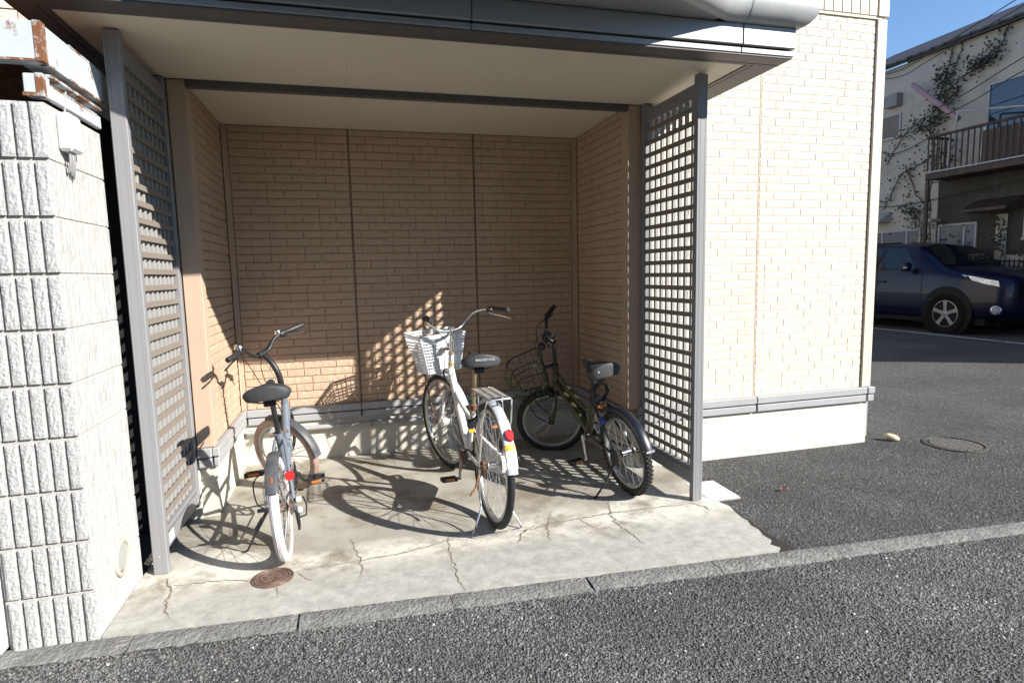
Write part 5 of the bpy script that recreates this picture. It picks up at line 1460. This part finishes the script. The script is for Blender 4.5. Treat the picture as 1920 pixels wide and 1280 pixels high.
for t in (1.42, 2.40, 3.42):
    skin('door_seam', M['car_black'], [(t, .9), (t + .009, .9), (t + .009, 3.95), (t, 3.95)], .003, 1, 12)
MB().tube([(XC - .66, NOSE + 2.1, CZ + 1.66), (XC - .66, NOSE + 3.8, CZ + 1.69)], .016, 6).build('roof_rail', M['car_black'], car)
for t, sx in ((.93, -1), (3.59, -1), (.93, 1), (3.59, 1)):
    xo = XC + sx * (HALF - .005)
    c = Vector((xo, NOSE + t, CZ + .362))
    ax = Vector((-sx, 0, 0))
    arch = MB().lathe([(.0, -.004), (.455, -.004), (.468, .004), (.455, .02)], c + Vector((0, 0, .02)), ax, 40).build('wheel_arch', M['car_black'], car)
    w = MB().lathe([(.235, -.006), (.25, -.016), (.33, -.030), (.355, -.018), (.362, .03), (.362, .16), (.25, .18)], c, ax, 44).build('wheel', M['rubber'], car)
    MB().lathe([(.238, -.012), (.226, -.016), (.215, .03), (.20, .045)], c, ax, 40).build('rim', M['alloy'], w)
    MB().lathe([(0, .03), (.225, .03)], c, ax, 30).build('brake_disc', M['car_black'], w)
    sp = MB()
    for k in range(5):
        a = 2 * math.pi * k / 5 + .3
        e, f_ = Vector((0, math.cos(a), math.sin(a))), Vector((0, -math.sin(a), math.cos(a)))
        sp.prism([(.03, -.034), (.03, .034), (.12, .026), (.226, .038), (.226, -.038), (.12, -.026)], lambda q: c + e * q[0] + f_ * q[1] - ax * .012, lambda q: c + e * q[0] + f_ * q[1] + ax * .018)
    sp.lathe([(0, -.018), (.03, -.018), (.055, -.008), (.055, .02)], c, ax, 20)
    sp.build('spokes', M['alloy'], w, smooth=30, fix=True)
MB().box(CX + .08, XC + HALF - .08, NOSE + .3, NOSE + 4.3, CZ + .19, CZ + .30).build('underbody', M['car_black'], car, smooth=0)

# ------------------------------------------------------------------ old stucco house across the car park
M['stucco'] = pbr('weathered_stucco', (.43, .42, .385), .9, var=.08, vscale=1.2, bump=.5, bscale=30, col2=(.24, .23, .205), c2scale=1.4, c2lo=.50, c2hi=.74)
M['dark_wall'] = pbr('blotchy_dark_wall', (.05, .048, .044), .9, var=.35, vscale=2.5, bump=.5, bscale=30, col2=(.20, .19, .165), c2scale=2.2, c2lo=.60, c2hi=.72)  # near-black wall tone with paler noise patches
M['old_glass'] = pbr('window_glass', (.02, .03, .05), .06, 0, spec=.9)
M['pane_frost'] = pbr('frosted_pane', (.10, .115, .14), .25, 0, spec=.6)
M['win_frame'] = pbr('aluminium_window_frame', (.36, .37, .385), .5, .2)
M['tile'] = pbr('dark_roof_tile', (.045, .042, .042), .6, var=.2, vscale=6)
M['balc'] = pbr('brown_balcony_steel', (.045, .034, .032), .6, .2, var=.2, vscale=6, col2=(.10, .055, .035), c2scale=7)
M['wood_dark'] = pbr('dark_panel', (.085, .07, .068), .8, var=.2, vscale=4)
M['pink'] = pbr('faded_pink_pole', (.36, .235, .26), .6, var=.1, vscale=6)
XH = 13.2
GZ = .11
hs = thing('old_house', 'old white stucco house with upstairs balcony and dark ground floor', 'house', (16, 3.0, GZ))
wl = MB().box(XH, 19.5, -2.85, 9.5, 3.12, 5.86)
wl.box(XH + .002, 19.4, 5.95, 9.4, GZ - .1, 3.118)
wl.build('wall', M['stucco'], hs, smooth=0)
MB().box(XH + .004, 19.3, -2.80, 5.946, GZ - .1, 3.117).build('lower_wall', M['dark_wall'], hs, smooth=0)
MB().bbox(XH - .02, XH + .01, 4.15, 4.36, GZ, 2.3, .01).build('pier', M['stucco'], hs, smooth=0)
MB().bbox(XH - .02, XH + .01, 5.60, 5.93, GZ, 3.1, .01).build('pier', M['stucco'], hs, smooth=0)
MB().bbox(XH - .03, XH + .01, 2.2, 4.14, GZ, 1.50, .01).build('low_wall', M['stucco'], hs, smooth=0)
rf = MB().add([(XH - .16, -3.1, 5.90), (XH - .16, 9.8, 5.90), (16.4, 9.8, 7.4), (16.4, -3.1, 7.4), (XH - .16, -3.1, 5.83), (XH - .16, 9.8, 5.83), (16.4, 9.8, 7.32), (16.4, -3.1, 7.32), (19.8, 9.8, 5.9), (19.8, -3.1, 5.9)],
              [(0, 1, 2, 3), (7, 6, 5, 4), (4, 5, 1, 0), (0, 3, 7, 4), (1, 5, 6, 2), (3, 2, 8, 9)]).build('roof', M['tile'], hs, smooth=0)
y = -3.0
while y < 9.7:                                   # verge of overlapping eave tiles
    dz = random.uniform(-.008, .008)
    MB().add([(XH - .21, y, 5.895 + dz), (XH - .21, y + .29, 5.935 + dz), (XH + .30, y + .29, 6.165 + dz), (XH + .30, y, 6.125 + dz), (XH - .21, y, 5.865 + dz), (XH - .21, y + .29, 5.895 + dz)], [(0, 1, 2, 3), (4, 5, 1, 0)]).build('roof_tile', M['tile'], rf, smooth=0)
    y += .275
def window(y0, y1, z0, z1, glass='old_glass', mull=(), fr=.045, x=XH, name='window'):
    w = MB()
    w.bbox(x - .035, x + .012, y0, y1, z1 - fr, z1, .004).bbox(x - .045, x + .012, y0 - .02, y1 + .02, z0 - .01, z0 + fr, .004)
    w.bbox(x - .035, x + .012, y0, y0 + fr, z0 + fr, z1 - fr, .004).bbox(x - .035, x + .012, y1 - fr, y1, z0 + fr, z1 - fr, .004)
    for m in mull: w.bbox(x - .030, x + .012, m - .025, m + .025, z0 + fr, z1 - fr, .004)
    o = w.build(name, M['win_frame'], hs, smooth=0)
    es = [y0 + fr] + list(mull) + [y1 - fr]
    for a, b in zip(es[:-1], es[1:]):
        MB().box(x - .012, x + .011, a + .001, b - .001, z0 + fr, z1 - fr).build('pane', M[glass], o, smooth=0)
    return o
window(2.6, 4.68, 3.45, 4.86, mull=(3.65,))
window(6.60, 7.30, 4.26, 4.82)
window(4.72, 5.55, .9, 2.19, 'pane_frost', mull=(4.98,))
window(5.95, 7.2, 1.25, 2.15, 'pane_frost', mull=(6.30, 6.95))
window(1.5, 3.85, 1.78, 2.75, 'pane_frost', mull=(2.7,))
MB().bbox(XH - .30, XH - .005, 5.5, 5.62, 2.25, 2.32, .01).build('pipe_box', M['stucco'], hs, smooth=0)
MB().add([(XH - .18, 6.60, 4.96), (XH - .18, 6.93, 4.96), (XH - .18, 6.95, 5.22), (XH - .18, 6.60, 5.24), (XH, 6.60, 4.96), (XH, 6.93, 4.96), (XH, 7.02, 5.22), (XH, 6.60, 5.24)], [(0, 1, 2, 3), (3, 2, 6, 7), (0, 3, 7, 4), (1, 5, 6, 2), (0, 4, 5, 1)]).build('vent_hood', M['alu'], hs, smooth=0, fix=True)
aw = MB().add([(XH - .34, 6.75, 2.40), (XH - .34, 7.12, 2.40), (XH, 7.12, 2.60), (XH, 6.75, 2.60), (XH - .34, 6.75, 2.36), (XH - .34, 7.12, 2.36), (XH, 6.75, 2.36), (XH, 7.12, 2.36)], [(0, 1, 2, 3), (4, 5, 1, 0), (0, 3, 6, 4), (1, 5, 7, 2)])
aw.build('awning', M['win_frame'], hs, smooth=0, fix=True)
aw = MB().add([(XH - .45, 3.9, 2.42), (XH - .45, 4.75, 2.42), (XH, 4.75, 2.62), (XH, 3.9, 2.62), (XH - .45, 3.9, 2.36), (XH - .45, 4.75, 2.36), (XH, 3.9, 2.36), (XH, 4.75, 2.36)], [(0, 1, 2, 3), (4, 5, 1, 0), (0, 3, 6, 4), (1, 5, 7, 2)])
aw.build('awning', M['balc'], hs, smooth=0, fix=True)
# balcony
XB = 12.62
yb0, yb1, zb0, zb1 = -1.0, 5.44, 3.10, 3.99
bal = MB().bbox(XB - .02, XH - .001, yb0, yb1, zb0, zb0 + .13, .01).build('balcony', M['balc'], hs, smooth=0)
MB().bbox(XB - .035, XB - .021, yb0, yb1, zb0 + .135, zb0 + .165, .004).build('edge_trim', M['win_frame'], bal, smooth=0)
MB().bbox(XB - .03, XB + .03, yb0, yb1, zb1 - .05, zb1, .008).bbox(XB + .031, XH - .001, yb1 - .05, yb1, zb1 - .05, zb1, .008).build('handrail', M['balc'], bal, smooth=0)
y, me = yb1 - .03, None
while y > 1.2:
    if me is None:
        o = MB().box(XB - .009, XB + .009, -.011, .011, zb0 + .131, zb1 - .051).build('baluster', M['balc'], bal, smooth=0); me = o.data
    else: o = link('baluster', me, bal)
    o.location.y = y; y -= .118
for i in range(4):
    o = link('baluster', me, bal); o.location.y = yb1 - .025; o.location.x = .12 * (i + 1)
MB().box(XB + .05, XB + .07, 1.2, 4.35, zb0 + .14, zb1 - .12).build('privacy_panel', M['wood_dark'], bal, smooth=0)
MB().tube([(XB + .02, yb1 - .04, GZ), (XB + .02, yb1 - .04, zb0)], .04, 8).build('balcony_post', M['balc'], bal)
# things leaning on and hanging from the balcony
tag(MB().tube([(XH - .25, 6.15, 5.27), (XB + .1, 4.88, 4.22)], .052, 10).build('pole', M['pink']), 'faded pink pole leaning diagonally above the balcony corner', 'pole')
tag(MB().tube([(XB, 4.90, 3.86), (XB, 4.82, 4.35)], .02, 6).tube([(XB, 4.82, 4.35), (XB, 3.55, 4.12)], .02, 6).tube([(XB + .05, 5.02, 3.35), (XB + .05, 4.98, 3.95)], .018, 6).build('laundry_frame', M['win_frame']), 'thin white laundry frame standing on the balcony rail', 'laundry frame')
tag(MB().tube([(XB + .1, 4.42, 3.25), (XB + .12, 4.34, 4.0)], .022, 6).build('white_rod', M['white_plastic']), 'white rod standing upright inside the balcony', 'rod')
for i, pts in enumerate([[(12.7, 7.3, 5.75), (12.6, 6.2, 5.55), (12.3, 5.0, 5.62), (12.0, 2.0, 6.1)], [(12.7, 7.3, 5.75), (12.6, 6.2, 5.42), (12.3, 5.0, 5.48), (12.0, 2.0, 5.9)], [(12.75, 5.6, 4.52), (12.5, 4.6, 4.62), (12.2, 3.4, 4.85), (12.0, 2.0, 5.1)], [(12.75, 5.3, 4.35), (12.5, 4.4, 4.45), (12.2, 3.4, 4.62), (12.0, 2.0, 4.8)], [(13.1, 7.35, 4.2), (13.1, 6.8, 3.92), (13.12, 6.3, 3.95), (13.1, 5.6, 4.15)], [(13.1, 7.4, 2.78), (13.1, 6.6, 2.70), (13.1, 5.6, 2.74), (13.0, 3.5, 2.9)]]):
    lab = ['highest of the black wires crossing the old house under its eave', 'black wire sagging just below the highest wire on the house', 'upper of two black wires crossing the big upstairs window', 'lower of two black wires crossing the big upstairs window', 'black cable drooping under the small upstairs window', 'thin cable running along the house wall above the ground-floor windows'][i]
    tag(MB().tube(smoothpath(pts, 6), .010, 5).build('wire', M['black_cable']), lab, 'wire', 'wires on the old house')
# low iron fence in front of the house
fn_ = thing('iron_fence', 'low dark iron fence behind the car bonnet', 'fence', (12.98, 3.2, GZ))
MB().box(12.97, 12.99, 1.4, 4.75, 1.36, 1.385).box(12.97, 12.99, 1.4, 4.75, 1.26, 1.28).box(12.97, 12.99, 1.4, 4.75, .45, .475).build('rail', M['car_black'], fn_, smooth=0)
y, me = 1.45, None
while y < 4.75:
    if me is None:
        o = MB().box(12.973, 12.987, -.007, .007, .12, 1.42).build('bar', M['car_black'], fn_, smooth=0); me = o.data
    else: o = link('bar', me, fn_)
    o.location.y = y; y += .085

# climbing vine on the house wall
M['vine_leaf'] = pbr('vine_leaf', (.026, .032, .015), .6, var=.35, vscale=9, col2=(.075, .058, .028), c2scale=5, c2lo=.55, c2hi=.7)
M['vine_stem'] = pbr('vine_stem', (.09, .07, .05), .9, var=.2, vscale=20)
vn = thing('climbing_vine', 'straggling leafy vine climbing the stucco wall beside the balcony', 'vine', (XH - .05, 5.8, GZ))
stems = [[(5.75, GZ), (5.70, 1.5), (5.78, 2.8), (5.72, 3.6), (5.85, 4.3), (5.70, 4.9), (5.45, 5.3), (5.30, 5.6), (5.25, 5.85)], [(5.72, 4.8), (5.40, 5.05), (5.0, 5.22), (4.65, 5.32), (4.45, 5.6), (4.35, 5.85)],
         [(5.85, 4.2), (6.15, 4.45), (6.45, 4.30), (6.75, 3.95), (6.9, 3.7)], [(5.85, 3.6), (6.2, 3.5), (6.5, 3.4), (6.75, 3.0), (6.95, 2.65)], [(5.78, 4.4), (5.55, 4.75), (5.25, 4.9)], [(5.9, 2.7), (6.1, 2.9), (6.4, 3.6)], [(5.75, 1.9), (5.95, 2.3), (6.2, 2.6)], [(5.6, 5.2), (5.5, 5.6), (5.42, 5.85)], [(4.95, 5.25), (4.7, 5.4), (4.6, 5.3)]]
dens = [7, 40, 24, 22, 26, 10, 30, 8, 40]
lf = MB()
for st, dn in zip(stems, dens):
    pth = smoothpath([(XH - .035, y, z) for y, z in st], 6)
    pth = [q + Vector((random.uniform(-.02, .01), random.uniform(-.02, .02), random.uniform(-.02, .02))) for q in pth]
    MB().tube(pth, .011, 5).build('stem', M['vine_stem'], vn)
    if st is stems[0]: pass
    for a, b in zip(pth[:-1], pth[1:]):
        for _ in range(max(1, int(dn * (b - a).length * (2.4 if st[0][1] > 1 or a.z > 3.4 else .6)))):
            q = a.lerp(b, random.random()) + Vector((random.uniform(-.14, -.01), random.gauss(0, .11), random.gauss(0, .12)))
            s = random.uniform(.03, .062)
            d = Vector((random.uniform(-.6, .2), random.gauss(0, .7), random.uniform(-1, .2))).normalized(); n_ = d.cross(Vector((1, random.uniform(-.6, .6), random.uniform(-.6, .6)))).normalized(); up_ = d.cross(n_) * .25
            lf.add([q, q + d * s * .45 + n_ * s * .55 + up_ * s, q + d * s * 1.2, q + d * s * .45 - n_ * s * .55 + up_ * s], [(0, 1, 2), (0, 2, 3)])
for (cy, cz, ry, rz, n_) in ((5.62, 4.45, .26, .33, 120), (5.35, 4.85, .3, .2, 60), (4.75, 5.32, .35, .12, 110), (5.95, 4.35, .3, .22, 60), (6.1, 2.55, .35, .28, 110), (5.45, 3.6, .25, .25, 60), (5.1, 1.8, .9, .5, 60), (4.2, 1.9, .12, .6, 120), (5.55, 5.25, .2, .25, 110), (3.6, 1.5, .35, .25, 80)):
    for _ in range(n_):
        q = Vector((XH - random.uniform(.02, .28), random.gauss(cy, ry * .55), random.gauss(cz, rz * .55))); s = random.uniform(.03, .065)
        d = Vector((random.uniform(-.6, .2), random.gauss(0, .7), random.uniform(-1, .2))).normalized(); k_ = d.cross(Vector((1, random.uniform(-.6, .6), random.uniform(-.6, .6)))).normalized(); up_ = d.cross(k_) * .25
        lf.add([q, q + d * s * .45 + k_ * s * .55 + up_ * s, q + d * s * 1.2, q + d * s * .45 - k_ * s * .55 + up_ * s], [(0, 1, 2), (0, 2, 3)])
tag(lf.build('leaves', M['vine_leaf'], vn, smooth=0), kind='stuff')

# ------------------------------------------------------------------ unseen house added behind the camera to block sky light
op = thing('sky_blocker_house', 'unseen plain grey house added behind the viewer to block sky light', 'house', (-5, -13, 0))
MB().box(-17, 6.3, -18, -10.5, -.05, 6.6).build('wall', M['stucco'], op, smooth=0)
MB().add([(-17.4, -10.1, 6.6), (6.7, -10.1, 6.6), (6.7, -14.2, 8.4), (-17.4, -14.2, 8.4), (6.7, -18.4, 6.6), (-17.4, -18.4, 6.6)], [(0, 1, 2, 3), (3, 2, 4, 5), (1, 4, 2), (0, 3, 5)]).build('roof', M['tile'], op, smooth=0)
for x in (-14, -9.5, -5, -.5, 3.2):
    for z in (1.0, 3.9):
        w = MB().bbox(x, x + 1.7, -10.53, -10.46, z, z + 1.25, .01).build('window', M['win_frame'], op, smooth=0)
        MB().box(x + .06, x + 1.64, -10.458, -10.452, z + .06, z + 1.19).build('pane', M['old_glass'], w, smooth=0)

nb = thing('sky_blocker_block', 'unseen plain block added behind the apartment building to block sky light', 'building', (8, 16, 0))  # added out of view to cut sky light over the car park
MB().box(2.5, 12.3, 13, 21, -.1, 7.6).build('wall', M['stucco'], nb, smooth=0)
MB().bbox(2.3, 12.5, 12.8, 21.2, 7.61, 7.85, .02).build('sky_blocker_parapet', M['dark_wall'], nb, smooth=0)
for x in (3.5, 6.4, 9.3):
    for z in (1.0, 4.1):
        w = MB().bbox(x, x + 1.7, 12.97, 13.04, z, z + 1.3, .01).build('window', M['win_frame'], nb, smooth=0)
        MB().box(x + .06, x + 1.64, 12.955, 12.966, z + .06, z + 1.24).build('pane', M['old_glass'], w, smooth=0)
